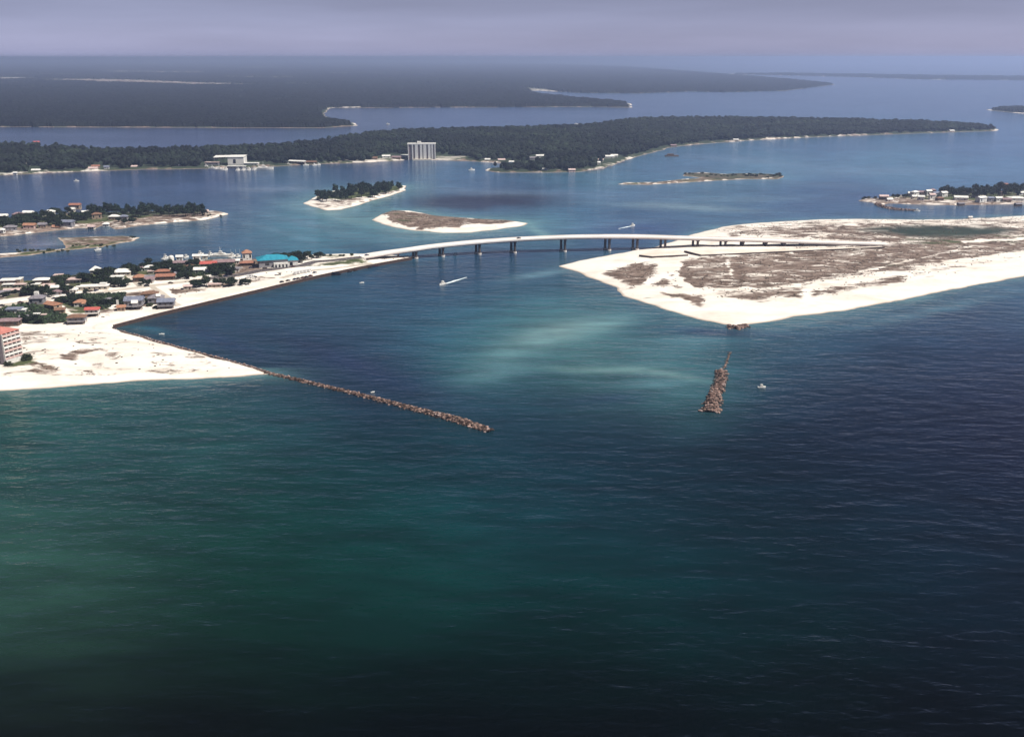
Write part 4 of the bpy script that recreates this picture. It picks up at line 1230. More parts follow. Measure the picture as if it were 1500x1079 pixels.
# teal-roofed restaurant
p = at(404, 391)
yaw = 0.33
rest = empty('restaurant', (p[0], p[1], p[2]), yaw)
tag(rest, 'big restaurant with a bright teal metal roof beside the road to the bridge', 'restaurant')
MB().box(-16, 12, 0, 17, -0.5, 7.2).build('wall', M_GREYWALL, rest)
r_ = roof_mb('hip', 28, 17, 7.2, 3.8, 1.4).build('roof', R_TEAL, rest)
r_.location = (-2, 8.5, 0)
w_ = MB().box(12.003, 22, 3, 15, -0.5, 5.0).build('wing', M_WHITE, rest)
r_ = roof_mb('hip', 10, 12, 5.0, 3.2, 0.9).build('wing_roof', R_TEAL, w_)
r_.location = (17, 9, 0)
MB().box(-2.0, 12.0, -3.4, -0.003, -0.4, 4.4).build('porch', M_WHITE, rest)
for k in range(4):
    MB().box(-0.8 + k * 3.4, 0.9 + k * 3.4, -3.5, -3.404, 0.1, 2.9).build('window', M_GLASS, rest)
MB().box(-10, -6, -0.08, -0.003, 2, 5).build('window', M_GLASS, rest)
MB().box(14, 17, 2.9, 2.997, 0, 3.2).build('door', M_GLASS, rest)
for k in range(3):
    MB().box(-16.1, -16.003, 2 + 5 * k, 4.6 + 5 * k, 2, 5).build('window', M_GLASS, rest)

# pink beach tower at the edge of the beach
A, B = pix(7.5, 535, 2.2), pix(32.5, 527, 2.2)
rz = -math.atan2(B[0] - A[0], B[1] - A[1])
LW = math.hypot(B[0] - A[0], B[1] - A[1])
tw = empty('apartment_tower', (A[0], A[1], 2.2), rz)
tag(tw, 'eight-storey pink beach apartment tower with a coral roof and rows of white balconies', 'apartment tower')
TH = 21.6
MB().box(-30, 0, 0, LW, -2, TH).build('wall', mat('shaded_stucco', (0.34, 0.30, 0.32)), tw)  # lavender-grey of the shaded face painted in as wall colour
r_ = roof_mb('hip', 30, LW, TH, 2.4, 0.9).build('roof', R_CORAL, tw)
r_.location = (-15, LW / 2, 0)
MB().box(0.004, 1.6, 0.0, LW, -2, 3.6).build('ground_floor', M_WHITE, tw)
nb = 4
for f in range(7):
    z = 3.9 + f * 2.6
    MB().box(0.004, 1.7, -0.1, LW + 0.1, z - 0.12, z + 1.05).build('balcony', M_WHITE if f % 2 else M_PINK, tw)
    for k in range(nb):
        w0 = k * LW / nb
        MB().box(0.003, 0.05, w0 + 0.45, w0 + LW / nb - 0.3, z + 1.06, z + 2.44).build('window', M_GLASS, tw)
for k in range(nb + 1):
    y_ = k * LW / nb
    MB().box(0.06, 1.5, y_ - 0.22, y_ + 0.22, 3.62, TH - 0.02).build('fin', M_WHITE, tw)
for f in range(8):
    for k in range(4):
        MB().box(-28 + k * 7, -24.6 + k * 7, -0.06, -0.003, 1 + f * 2.6, 2.5 + f * 2.6).build('window', M_GLASS, tw)
MB().box(-9, -8, -3.2, -0.07, -2, 0.6).build('garden_wall', M_WHITE, tw)

# white chimney slab, tank, open white shelter, stacks
p = at(173, 450.5)
o = empty('sign_tower', (p[0], p[1], p[2]), 0.2)
tag(o, 'narrow tall white slab standing between dark trees and the small tan house', 'sign')
MB().box(-0.9, 0.9, -0.3, 0.3, -0.3, 6.5).build('panel', M_WHITE, o)
MB().box(-1.1, 1.1, -0.5, 0.5, -0.5, -0.003 + 0.6).build('plinth', M_CONC, o).location.z = 0.0
p = at(251.5, 384)
o = empty('storage_tank', (p[0], p[1], p[2]))
tag(o, 'round-topped white tank standing on the back shore of the town', 'tank')
MB().cyl(0, 0, -0.5, 5.2, 2.6, 2.6, 20).build('shell', M_WHITE, o)
d_ = MB()
rings = [[(2.6 * math.cos(a) * math.cos(t * 6.2832 / 20), 2.6 * math.cos(a) * math.sin(t * 6.2832 / 20), 5.203 + 2.0 * math.sin(a)) for t in range(20)] for a in (0, 0.4, 0.8, 1.2, 1.5)]
d_.loft(rings).build('dome', M_WHITE, o)
p = at(437, 382.5)
o = empty('storage_tank', (p[0], p[1], p[2]))
tag(o, 'small round white tank in front of the dark trees beside the road', 'tank')
MB().cyl(0, 0, -0.5, 2.0, 1.5, 1.5, 16).build('shell', M_WHITE, o)
MB().cyl(0, 0, 2.003, 2.8, 1.5, 0.4, 16).build('dome', M_WHITE, o)
p = at(410, 403)
o = empty('kiosk', (p[0], p[1], p[2]), 0.2)
tag(o, 'small white kiosk with a flaring flat roof beside the beach parking', 'kiosk')
MB().box(-1.3, 1.3, -1.2, 1.2, -0.3, 2.4).build('wall', M_WHITE, o)
MB().loft([[(-1.6, -1.5, 2.403), (1.6, -1.5, 2.403), (1.6, 1.5, 2.403), (-1.6, 1.5, 2.403)], [(-3, -2.4, 3.3), (3, -2.4, 3.3), (3, 2.4, 3.3), (-3, 2.4, 3.3)]]).build('roof', R_WHITE, o)
MB().box(-0.6, 0.6, -1.26, -1.203, 0.9, 2.0).build('window', M_GLASS, o)

# ------------------------------------------------------------------ vehicles
def make_vehicle(kind, m):
    van = kind == 'van'
    o = empty('camper_van' if van else ('box_truck' if kind == 'truck' else 'parked_car'))
    L, Wd = (7.0, 2.3) if van else ((8.5, 2.4) if kind == 'truck' else (4.7, 1.8))
    hL, hw = L / 2, Wd / 2
    if van:
        prof = [(-hL, 0.45), (hL, 0.45), (hL, 1.2), (hL - 0.8, 1.5), (hL - 1.2, 2.7), (-hL, 2.8)]
    elif kind == 'truck':
        prof = [(-hL, 0.6), (hL, 0.6), (hL, 1.5), (hL - 1.0, 1.7), (hL - 1.4, 2.4), (hL - 2.2, 2.4), (hL - 2.21, 3.2), (-hL, 3.2)]
    else:
        prof = [(-hL, 0.4), (hL, 0.4), (hL, 0.8), (hL - 1.2, 0.95), (-hL + 0.5, 1.0), (-hL, 0.9)]
    MB().extrude_y(prof, -hw, hw).build('body', m, o)
    if van or kind == 'truck':
        x0 = hL - 1.1 if van else hL - 1.3
        MB().box(x0 - 0.8, x0 - 0.1, -hw - 0.03, hw + 0.03, 1.55, 2.2).build('cab_window', M_GLASS, o)
        if van:
            MB().box(-1.5, 0.5, -hw - 0.03, hw + 0.03, 1.5, 2.1).build('side_window', M_GLASS, o)
    else:
        MB().loft([[(-1.7, -hw + 0.08, 0.97), (1.1, -hw + 0.08, 0.955), (1.1, hw - 0.08, 0.955), (-1.7, hw - 0.08, 0.97)], [(-1.2, -hw + 0.3, 1.45), (0.4, -hw + 0.3, 1.45), (0.4, hw - 0.3, 1.45), (-1.2, hw - 0.3, 1.45)]]).build('windscreen', M_GLASS, o)
        MB().box(-1.15, 0.35, -hw + 0.32, hw - 0.32, 1.453, 1.5).build('roof', m, o)
    for u in (-0.31, 0.31):
        for v in (-1, 1):
            w = MB()
            ring = lambda yy: [(L * u + 0.36 * math.cos(t * 6.2832 / 12), yy, 0.36 + 0.36 * math.sin(t * 6.2832 / 12)) for t in range(12)]
            w.loft([ring(v * hw - 0.12), ring(v * hw + 0.12)]).build('wheel', M_TYRE, o)
    return o


V_RED = mat('dark_red_paint', (0.10, 0.02, 0.018), None, 1, 0.35, 0.5)
V_BLACK = mat('black_paint', (0.012, 0.012, 0.014), None, 1, 0.3, 0.5)
V_BLUE = mat('dark_blue_paint', (0.02, 0.03, 0.08), None, 1, 0.3, 0.5)
V_BROWN = mat('brown_paint', (0.07, 0.035, 0.02), None, 1, 0.35, 0.5)
V_WHITE = mat('white_car_paint', (0.75, 0.74, 0.72), None, 1, 0.3, 0.5)
VP = {}


def vehicle(kind, m, x, y, yaw, label, cat, group, z=None):
    k = (kind, m.name)
    if k in VP:
        o = copy_tree(VP[k])
    else:
        o = VP[k] = make_vehicle(kind, m)
    p = at(x, y) if z is None else z
    o.location = (p[0], p[1], p[2] + (0.02 if z is None else 0))
    o.rotation_euler = (0, 0, yaw)
    tag(o, label, cat, group)
    return o


GC = 'cars parked on the beach lot by the seawall'
for (x, y, m, lb) in [(413, 413.5, V_BLACK, 'black parked car, end of the beach row farthest from the bridge'), (422, 411.6, V_BROWN, 'brown parked car second from the town end of the beach row'), (432, 409.6, V_BLUE, 'dark blue parked car in the beach row, before a brown one'), (437, 408.6, V_BROWN, 'brown parked car close beside the dark blue one'), (444, 407.2, V_RED, 'dark red parked car in front of the white camper row'), (449, 406.2, V_BLACK, 'black parked car in front of the last white camper'), (455, 404.6, V_RED, 'dark red parked car at the bridge end of the beach row'),
                      (461, 399.8, V_BLUE, 'dark blue car parked just past the white camper row'), (512, 398.8, V_BLACK, 'black car on pale ground, first of two toward the bridge'), (521, 396.8, V_BROWN, 'dark brown car on pale ground, second of two toward the bridge'), (542, 392.6, V_BLACK, 'black car of the trio beneath the bridge end, farthest from the bridge'), (547, 391.6, V_BLUE, 'dark blue car in the middle of the trio near the bridge end'), (552, 390.2, V_RED, 'dark red car of the trio closest to the bridge end')]:
    vehicle('car', m, x, y, 0.9, lb, 'car', GC)
vehicle('truck', V_BLACK, 493, 403, 0.25, 'long dark truck parked alone beside the seawall', 'truck', None)
for k, lb in enumerate(['white camper van at the town end of the parked row', 'white camper van second in the parked row from the town', 'white camper van third in the parked row from the town', 'white camper van fourth in the row, second from the bridge end of it', 'white camper van at the bridge end of the parked row']):
    vehicle('van', V_WHITE, 433.5 + 5.0 * k, 401.5 - 0.9 * k, 1.45, lb, 'camper van', 'white camper vans parked side by side')
vehicle('van', V_WHITE, 367, 406.6, 0.3, 'white van stopped at the edge of the asphalt road', 'van', None)
vehicle('car', V_BLACK, 373, 406.3, 0.3, 'black car right behind the white van at the road edge', 'car', None)
q = bridge_z(pix(762, 369.5)[0] - bx0)
vehicle('car', V_BLACK, 0, 0, 0.15, 'single dark car driving across the bridge crest', 'car', None, z=(q[0] + bx0, q[1] + by0 + 2.5, q[2] + 0.02))
q = bridge_z(pix(536, 383)[0] - bx0)
vehicle('car', V_BLUE, 0, 0, 0.2, 'dark blue car driving onto the town end of the bridge', 'car', None, z=(q[0] + bx0, q[1] + by0 + 2.5, q[2] + 0.02))
for x, y, m, yw, lb in [(3, 448.2, V_BLACK, 0.2, 'black car on the pale road near the photo edge'), (80, 437.8, V_BLUE, 0.2, 'dark blue car on the pale road past the cupola house'), (125, 428, V_BLACK, 1.2, 'black car before the long white-roofed building, nearer its town end'), (133, 427, V_BROWN, 1.2, 'brown car before the middle of the long white-roofed building'), (141, 426, V_BLUE, 1.2, 'dark blue car before the long white-roofed building, nearer the trees'), (368, 392.5, V_BLUE, 0.4, 'dark blue car beside the low red-brown roofed house'), (377, 391, V_WHITE, 0.6, 'white car parked beside the grey wall of the teal-roofed restaurant'), (352, 393, V_WHITE, 0.5, 'white car between dark trees and the low red-brown house')]:
    vehicle('car', m, x, y, yw, lb, 'car', 'cars around the town')

for x, y, m, yw, lb in [(30, 443.5, V_RED, 0.2, 'dark red car on the pale road between the photo edge and the cupola house'), (150, 430.5, V_WHITE, 0.25, 'white car on the pale road below the long white-roofed building'), (215, 419.5, V_BLACK, 0.3, 'black car at the junction of the pale road and the side road'), (330, 405, V_BLUE, 0.3, 'dark blue car on the asphalt road by the dark grove'), (430, 391, V_RED, 0.35, 'dark red car on the asphalt road past the teal-roofed restaurant'), (66, 428.5, V_BLUE, 0.9, 'dark blue car parked on the white lot below the pink-sided house'), (92, 424, V_BLACK, 0.9, 'black car parked on the white lot near the plain white house'), (388, 393.5, V_BROWN, 0.6, 'brown car parked on the apron before the teal-roofed restaurant'), (250, 415, V_BROWN, 0.3, 'brown car on the road below the long terracotta-roofed house')]:
    vehicle('car', m, x, y, yw, lb, 'car', 'cars around the town')

# ------------------------------------------------------------------ boats
def make_boat(kind):
    L, Wd, fb = {'skiff': (6.5, 2.3, 0.8), 'cruiser': (12, 3.8, 1.5), 'yacht': (24, 6.0, 2.6), 'fisher': (8.5, 2.8, 1.1)}[kind]
    o = empty('motor_boat' if kind != 'yacht' else 'motor_yacht')
    secs = []
    for t in np.linspace(-0.5, 0.5, 9):
        w = Wd / 2 * (1.0 if t < 0.05 else max(0.03, 1 - ((t - 0.05) / 0.45) ** 2.2))
        sh = fb * (1 + 0.35 * max(0, t) * 2)
        secs.append([(L * t, -w * 0.75, -0.35), (L * t, w * 0.75, -0.35), (L * t, w, sh), (L * t, -w, sh)])
    MB().loft(secs).build('hull', M_WHITE, o)
    if kind == 'skiff':
        MB().box(-0.6, 0.5, -0.5, 0.5, fb + 0.03, fb + 0.75).build('console', M_WHITE, o)
        MB().box(-L / 2 - 0.35, -L / 2 + 0.1, -0.25, 0.25, fb + 0.04, fb + 0.6).build('outboard_motor', V_BLACK, o)
        return o
    c = MB().loft([[(-L * 0.22, -Wd * 0.36, fb + 0.003), (L * 0.2, -Wd * 0.33, fb + 0.003), (L * 0.2, Wd * 0.33, fb + 0.003), (-L * 0.22, Wd * 0.36, fb + 0.003)], [(-L * 0.22, -Wd * 0.32, fb + 1.7), (L * 0.1, -Wd * 0.28, fb + 1.7), (L * 0.1, Wd * 0.28, fb + 1.7), (-L * 0.22, Wd * 0.32, fb + 1.7)]]).build('cabin', M_WHITE, o)
    MB().box(-L * 0.15, L * 0.06, -Wd * 0.37, Wd * 0.37, fb + 0.8, fb + 1.25).build('cabin_window', M_GLASS, c)
    if kind in ('cruiser', 'yacht'):
        f = MB().box(-L * 0.16, L * 0.02, -Wd * 0.28, Wd * 0.28, fb + 1.703, fb + 2.5).build('flybridge', M_WHITE, o)
        MB().box(-L * 0.14, L * 0.0, -Wd * 0.3, Wd * 0.3, fb + 3.6, fb + 3.75).build('canopy', M_WHITE, f)
        for u in (-0.13, -0.01):
            MB().box(L * u - 0.06, L * u + 0.06, -0.06, 0.06, fb + 2.503, fb + 3.597).build('post', M_GREYWALL, f)
    if kind == 'fisher':
        MB().box(-L * 0.2, L * 0.08, -Wd * 0.36, Wd * 0.36, fb + 2.3, fb + 2.4).build('canopy', M_WHITE, o)
        MB().box(-0.05, 0.05, -0.05, 0.05, fb + 1.703, fb + 2.297).build('post', M_GREYWALL, o)
    if kind == 'yacht':
        MB().box(-L * 0.36, -L * 0.221, -Wd * 0.4, Wd * 0.4, fb + 0.003, fb + 1.5).build('aft_deck', M_WHITE, o)
        MB().cyl(-L * 0.08, 0, fb + 3.76, fb + 8.5, 0.25, 0.1, 8).build('mast', M_WHITE, o)
    return o


BP = {}


def boat(kind, x, y, yaw, label, group=None, z=0.0, scale=1.0):
    if kind in BP:
        o = copy_tree(BP[kind])
    else:
        o = BP[kind] = make_boat(kind)
    p = pix(x, y, 0)
    o.location = (p[0], p[1], z)
    o.scale = (scale, scale, scale)
    o.rotation_euler = (0, 0, yaw)
    tag(o, label, 'boat' if kind != 'yacht' else 'yacht', group)
    return o


def wake(px_path, widths, label):
    W_ = [(*pix(a, b), w) for (a, b), w in zip(px_path, widths)]
    Q = spline(W_, 3.0)
    N_ = normals2(Q)
    V, r = [], random.Random(4)
    for p, n in zip(Q, N_):
        for u in (-1, -0.4, 0.4, 1):
            k = u * p[2] * r.uniform(0.75, 1.2)
            V.append((p[0] + n[0] * k, p[1] + n[1] * k, 0.12 if abs(u) > 0.9 else 0.3))
    o = link_mesh('wake', np_mesh('wake', np.array(V), quads(len(Q), 4), M_FOAM))
    tag(o, kind='stuff')


b0, b1 = pix(649, 417), pix(672, 410)
boat('fisher', 648, 417, math.atan2(b0[1] - b1[1], b0[0] - b1[0]), 'white motor boat trailing a foaming wake in the channel below the bridge')
wake([(651, 416), (660, 413.4), (670, 410.2), (684, 406.2)], [1.2, 1.7, 1.5, 0.2], '')
b0, b1 = pix(927, 331), pix(905, 335)
boat('fisher', 927, 331, math.atan2(b0[1] - b1[1], b0[0] - b1[0]), 'white motor boat with a short wake in the bay beyond the bridge')
wake([(924.5, 331.4), (917, 332.8), (906, 335.2)], [1.5, 1.9, 0.3], '')
boat('fisher', 1116, 567.5, 0.2, 'small white fishing boat with a canopy, alone off the detached jetty', scale=0.62)
boat('skiff', 546, 574.5, 0.7, 'small pale skiff drifting beside the long rock jetty', scale=0.45)
boat('fisher', 667, 373.5, 1.2, 'small white boat floating beside the second bridge pier', scale=0.75)
boat('skiff', 237, 489.5, 0.2, 'small white skiff in the corner of the channel under the seawall', scale=0.6)
boat('skiff', 530, 414.5, 0.5, 'small white skiff in the open channel south of the bridge end', scale=0.7)
boat('fisher', 143.5, 366.5, 1.0, 'white boat moored at the grassy edge of the marsh island')
boat('fisher', 112, 265.5, 0.3, 'white boat alone on the bay off the far wooded shore')
boat('cruiser', 568, 182.2, 0.2, 'white boat alone on the far channel beyond the wooded ridge')
boat('cruiser', 844, 182.2, 0.2, 'white boat at the back edge of the wooded ridge')
boat('cruiser', 691, 249.5, 0.4, 'small boat off the tip of the wooded point east of the white tower')
boat('cruiser', 1498, 300.8, 0.2, 'white boat at the end of the village shore, beside a dark boathouse')
boat('fisher', 1343.5, 309.5, 0.1, 'small white boat at the tip of the dark breakwater')
boat('yacht', 326, 376.5, 0.12, 'big white motor yacht with a mast, moored at the town marina')
for x, y, yw, k, lb in [(243, 379.5, 1.3, 'cruiser', 'white boat at the town marina beside the round-topped tank, west side'), (273, 377.5, 1.2, 'fisher', 'small white boat at the town marina between two boathouses'), (294, 374.5, 1.3, 'cruiser', 'white cruiser on the outer edge of the town marina'), (309, 375, 1.2, 'cruiser', 'white cruiser moored just west of the big yacht'), (341, 377, 1.3, 'cruiser', 'white cruiser moored just east of the big yacht'), (349, 376.5, 1.2, 'fisher', 'small white boat moored next to the tall red-capped house')]:
    boat(k, x, y, yw, lb, 'boats moored at the town marina')

# sailing masts behind the marina
for x, y in ((339, 378.2), (346, 377.7), (352, 377.4)):
    p = pix(x, y)
    o = empty('mooring_pole', (p[0], p[1], 0))
    tag(o, 'thin pale mooring pole rising from the water of the town marina', 'pole', 'mooring poles at the town marina')
    MB().cyl(0, 0, -1, 8.5, 0.16, 0.1, 7).build('shaft', M_CONC, o)
    MB().cyl(0, 0, 8.503, 8.9, 0.22, 0.22, 7).build('cap', M_WHITE, o)

# ------------------------------------------------------------------ far shore: marina halls, white tower, houses
p = at(334, 242)
mh = empty('boat_storage_hall', (p[0], p[1], p[2]), 0.1)
tag(mh, 'large white dry-dock boat hall with a sloping roof on the far shore', 'boat hall')
MB().box(0, 30, 0, 40, -1, 15).build('wall', M_WHITE, mh)
MB().loft([[(-1, -1, 15.003), (31, -1, 15.003), (31, 41, 15.003), (-1, 41, 15.003)], [(-1, -1, 15.6), (31, -1, 15.6), (31, 41, 15.6), (-1, 41, 15.6)]]).build('roof', R_WHITE, mh)
MB().loft([[(-28, 8, 13.5), (-1.01, 4, 14.6), (-1.01, 34, 15.4), (-28, 34, 15.0)], [(-28, 8, 14.1), (-1.01, 4, 15.2), (-1.01, 34, 16.0), (-28, 34, 15.6)]]).build('canopy', R_WHITE, mh)
for u, v in ((-26, 10), (-14, 9), (-26, 32), (-14, 32)):
    MB().box(u - 0.4, u + 0.4, v - 0.4, v + 0.4, -1, 13.45).build('post', M_GREYWALL, mh)
MB().box(10, 15, -0.1, -0.003, 3, 11).build('door', M_GLASS, mh)
GM = 'white buildings and docks of the far marina'
house(364, 244, 36, 12, 6, 'white stepped marina building right of the tall boat hall', 'flat', 0.8, R_WHITE, M_WHITE, yaw=0.0, nwin=5, group=GM)
house(346, 247, 34, 8, 4, 'long low white marina shed in front of the tall boat hall', 'flat', 0.6, R_WHITE, M_GREYWALL, yaw=0.0, nwin=6, group=GM)
house(310, 242, 26, 10, 5, 'low mauve and white marina shed left of the tall boat hall', 'flat', 0.6, R_PALEPINK, M_GREYWALL, yaw=0.0, nwin=4, group=GM)
for k, (x, y) in enumerate([(303, 245.8), (312, 247.6), (322, 249), (331, 249.6), (349, 250.2), (357, 250), (365, 249.6), (373, 249.2), (388, 248.4), (380, 248)]):
    boat('cruiser' if k != 8 else 'yacht', x, y, 0.15 if k < 3 or k > 7 else 1.4, ['white cruiser at the outer west berth of the far marina', 'white cruiser below the low mauve marina shed', 'long white cruiser off the boat hall canopy', 'white cruiser off the tall hall, west of the berth row', 'white cruiser in the far marina berth row, westmost of four', 'white cruiser in the far marina berth row, second of four', 'white cruiser in the far marina berth row, third of four', 'white cruiser in the far marina berth row, eastmost of four', 'large white yacht at the outer east end of the far marina', 'white cruiser tucked behind the large yacht of the far marina'][k], 'boats at the far marina', scale=1.35)
house(434, 239.5, 34, 8, 4, 'long white-roofed boat shelter at the second small marina', 'gable', 2, R_WHITE, M_BROWNWALL, yaw=-0.35, nwin=4)
house(455, 240.5, 22, 8, 4, 'brown-roofed shed beside the long white boat shelter', 'gable', 2, R_BROWN, M_BROWNWALL, yaw=0.0, nwin=3)
for k, (x, y) in enumerate([(423, 242), (448, 242.5), (461, 242.6), (467, 242)]):
    boat('cruiser', x, y, 0.2 + 0.3 * k, ['white boat west of the long white boat shelter', 'white boat between the white shelter and the brown shed', 'white boat in front of the brown shed', 'white boat just east of the brown shed'][k], 'boats at the second small marina')

p = at(618, 234.5)
ft = empty('apartment_tower', (p[0], p[1], p[2]), 0.06)
tag(ft, 'white ten-storey tower with vertical bands standing alone on the far wooded shore', 'apartment tower')
FW, FH = 56.0, 31.0
MB().box(-FW / 2, FW / 2, 0, 18, -2, FH).build('wall', mat('shaded_grey_panels', (0.30, 0.26, 0.28)), ft)
MB().box(-FW / 2 - 0.8, FW / 2 + 0.8, -1.9, 18.8, FH + 0.003, FH + 2.0).build('roof_parapet', M_WHITE, ft)
MB().box(-9, -1, 3, 14, FH + 2.003, FH + 5.5).build('lift_house', M_WHITE, ft)
for u, w in ((-27, 1.6), (-18.5, 2.4), (-10.5, 6.0), (-1.0, 4.6), (6.5, 6.0), (15.5, 5.0), (21.5, 3.0), (27, 2.0)):
    MB().box(u - w / 2, u + w / 2, -1.8, -0.004, -1.5, FH).build('fin', M_WHITE, ft)
for f in range(10):
    MB().box(-FW / 2 + 1.2, FW / 2 - 1.2, -0.7, -0.005, 3.0 + f * 3.0, 3.3 + f * 3.0).build('balcony', M_PINK, ft)
MB().box(-18, 20, -9, -1.81, -2, 2.4).build('podium', M_CREAM, ft)

GF = 'houses scattered along the far wooded shore'
for x, y, w, rc, wc, lb in [
        (566, 231.5, 16, R_WHITE, M_WHITE, 'white-roofed house on the far shore west of the white tower'), (593, 231, 15, R_WHITE, M_WHITE, 'small white house right beside the white tower'), (580, 233, 18, R_MAUVE, M_TANWALL, 'mauve low house between the white tower and the white-roofed house'), (548, 234, 12, R_BROWN, M_TANWALL, 'brown house on the far shore, farthest west of the white tower group'),
        (714, 236.5, 10, R_WHITE, M_WHITE, 'white house at the neck of the wooded point'), (735, 237, 14, R_PALEPINK, M_PINK, 'pinkish house behind the wooded point'), (749, 240, 9, R_WHITE, M_WHITE, 'white house by the little lagoon of the wooded point'), (792, 231, 18, R_WHITE, M_WHITE, 'bright white large house up in the trees of the wooded point'), (782, 234, 16, R_GREY, M_GREYWALL, 'grey house beside the bright white house on the wooded point'), (779, 243, 10, R_WHITE, M_CREAM, 'small white roof amid trees in the middle of the wooded point'), (797, 251.5, 12, R_WHITE, M_WHITE, 'white house on the waterfront of the wooded point'), (822, 229, 16, R_WHITE, M_WHITE, 'long white roof east of the bright white house'), (830, 223, 10, R_TERRA, M_TANWALL, 'reddish roof high in the trees above the wooded point'), (838, 252, 12, R_PALEPINK, M_PINK, 'pinkish house on the outer waterfront of the wooded point'), (876, 241, 9, R_WHITE, M_WHITE, 'small white house by the docks east of the wooded point'), (892, 232, 22, R_WHITE, M_WHITE, 'long white house on the shore above the row of docks'), (900, 230.5, 14, R_WHITE, M_WHITE, 'white house at the east end of the docks shore'), (880, 237, 10, R_PALEPINK, M_CREAM, 'pinkish cottage between the docks and the long white house'),
        (52, 252.5, 14, R_WHITE, M_PINK, 'pale arched house on the far shore near the photo edge'), (136, 249.5, 16, R_PALEPINK, M_PINK, 'pink roofed house on the far shore by a lavender cottage'), (140, 246.5, 14, R_TERRA, M_TANWALL, 'reddish house behind the pink roofed house'), (156, 247.5, 9, R_BLUEGREY, M_WHITE, 'lavender cottage on the far shore'), (196, 247, 12, R_PALEPINK, M_TANWALL, 'pinkish low house west of the far marina'), (268, 245.5, 14, R_WHITE, M_PINK, 'pale house just west of the far marina boats'), (41, 243.5, 7, R_WHITE, M_WHITE, 'tiny white roof within the far wood, near the arched house'), (105, 239, 7, R_WHITE, M_WHITE, 'tiny pale roof deep within the far wood'), (1078, 207, 12, R_WHITE, M_WHITE, 'white house on the far sandy shore of the long point'), (987, 215.5, 14, R_MAUVE, M_TANWALL, 'mauve house at the bend of the far sandy shore'), (1395, 193.5, 14, R_WHITE, M_WHITE, 'white house near the tip of the long wooded point'), (22, 256.5, 6, R_WHITE, M_WHITE, 'small white boathouse on the far shore at the photo edge'), (53, 210.5, 14, R_RED, M_PINK, 'tiny red-roofed house on the flat land behind the far wood')]:
    house(x, y, w, w * 0.6, 3.6, lb, 'gable', 2.2, rc, wc, yaw=random.uniform(-0.2, 0.3), nwin=2, group=GF)
for k, (x, y) in enumerate([(884, 248.2), (878, 249.6), (870, 250.8), (862, 252.2), (893, 245.6), (905, 241), (912, 239)]):
    p = pix(x, y)
    o = empty('boat_dock', (p[0], p[1], 0), 0.5)
    tag(o, 'small roofed boat dock on the water east of the wooded point', 'dock', 'roofed docks east of the wooded point')
    MB().box(-4, 4, -3, 3, 3.2, 3.6).build('roof', R_MAUVE, o)
    MB().box(-4, 4, -3.4, -2.6, 0.5, 0.9).build('walkway', M_TIMBER, o)
    for u in (-3.6, 3.6):
        for v in (-2.8, 2.8):
            MB().box(u - 0.2, u + 0.2, v - 0.2, v + 0.2, -1, 3.197).build('post', M_TIMBER, o)
p = pix(984, 229)
o = empty('barge', (p[0], p[1], 0), 0.05)
tag(o, 'dark flat barge anchored off the far wooded shore', 'barge')
MB().box(-14, 14, -5, 5, -1, 2.2).build('hull', M_BROWNWALL, o)
MB().box(-10, 4, -3, 3, 2.203, 5.4).build('deckhouse', M_BROWNWALL, o)

# peninsula houses, west of the wooded island
GP = 'houses on the western peninsula'
for x, y, w, h, rc, wc, lb in [
        (3, 321, 12, 4, R_WHITE, M_PINK, 'pale house with a white roof at the photo edge of the western peninsula'), (26, 322, 12, 7, R_MAUVE, M_PINK, 'tall pink house with a mauve roof on the western peninsula'), (40, 316, 12, 4, R_WHITE, M_BROWNWALL, 'flat white roof on the back shore behind the tall pink house'), (73, 316, 13, 5, R_WHITE, M_WHITE, 'bright white house left of the large trees of the western peninsula'), (109, 307, 14, 6, R_TERRA, M_TANWALL, 'red-roofed house rising above the trees of the western peninsula'), (104, 311, 8, 4, R_WHITE, M_CREAM, 'small pale house below the red-roofed peninsula house'), (126, 318, 8, 6, R_WHITE, M_WHITE, 'narrow bright white house in the middle of the western peninsula'), (142, 321, 11, 6, R_BROWN, M_TANWALL, 'brown tan house in a clearing of the western peninsula'), (166, 322, 12, 4, R_WHITE, M_TANWALL, 'low pale roofed house east of the brown tan house'), (97, 332.5, 14, 6, R_BLUEGREY, M_GREYWALL, 'blue-grey waterfront house of the western peninsula'), (42, 335, 13, 4, R_ORANGE, M_PINK, 'orange-domed low house on the peninsula waterfront'), (15, 338, 14, 4, R_GREY, M_GREYWALL, 'grey low house with a white gable on the peninsula waterfront'), (1, 342, 7, 4, R_WHITE, M_WHITE, 'white cottage by the water at the photo edge of the peninsula'), (82, 336, 7, 3, R_ORANGE, M_TANWALL, 'tiny orange hut beside the blue-grey waterfront house'), (62, 334, 9, 4, R_GREY, M_TANWALL, 'grey-roofed house half hidden by trees on the peninsula waterfront'), (133, 336, 8, 3, R_PALEPINK, M_CREAM, 'pale pink hut at the peninsula inlet'), (155, 332, 7, 3, R_WHITE, M_WHITE, 'white boathouse at the peninsula inlet'), (181, 322, 9, 4, R_BLUEGREY, M_GREYWALL, 'lavender-grey house under trees east of the inlet'), (300, 314, 10, 3.5, R_PALEPINK, M_CREAM, 'pale house on the bare eastern tip of the western peninsula')]:
    house(x, y, w, w * 0.65, h, lb, random.choice(['gable', 'hip']), 2.2, rc, wc, yaw=random.uniform(-0.1, 0.4), nwin=3, group=GP)

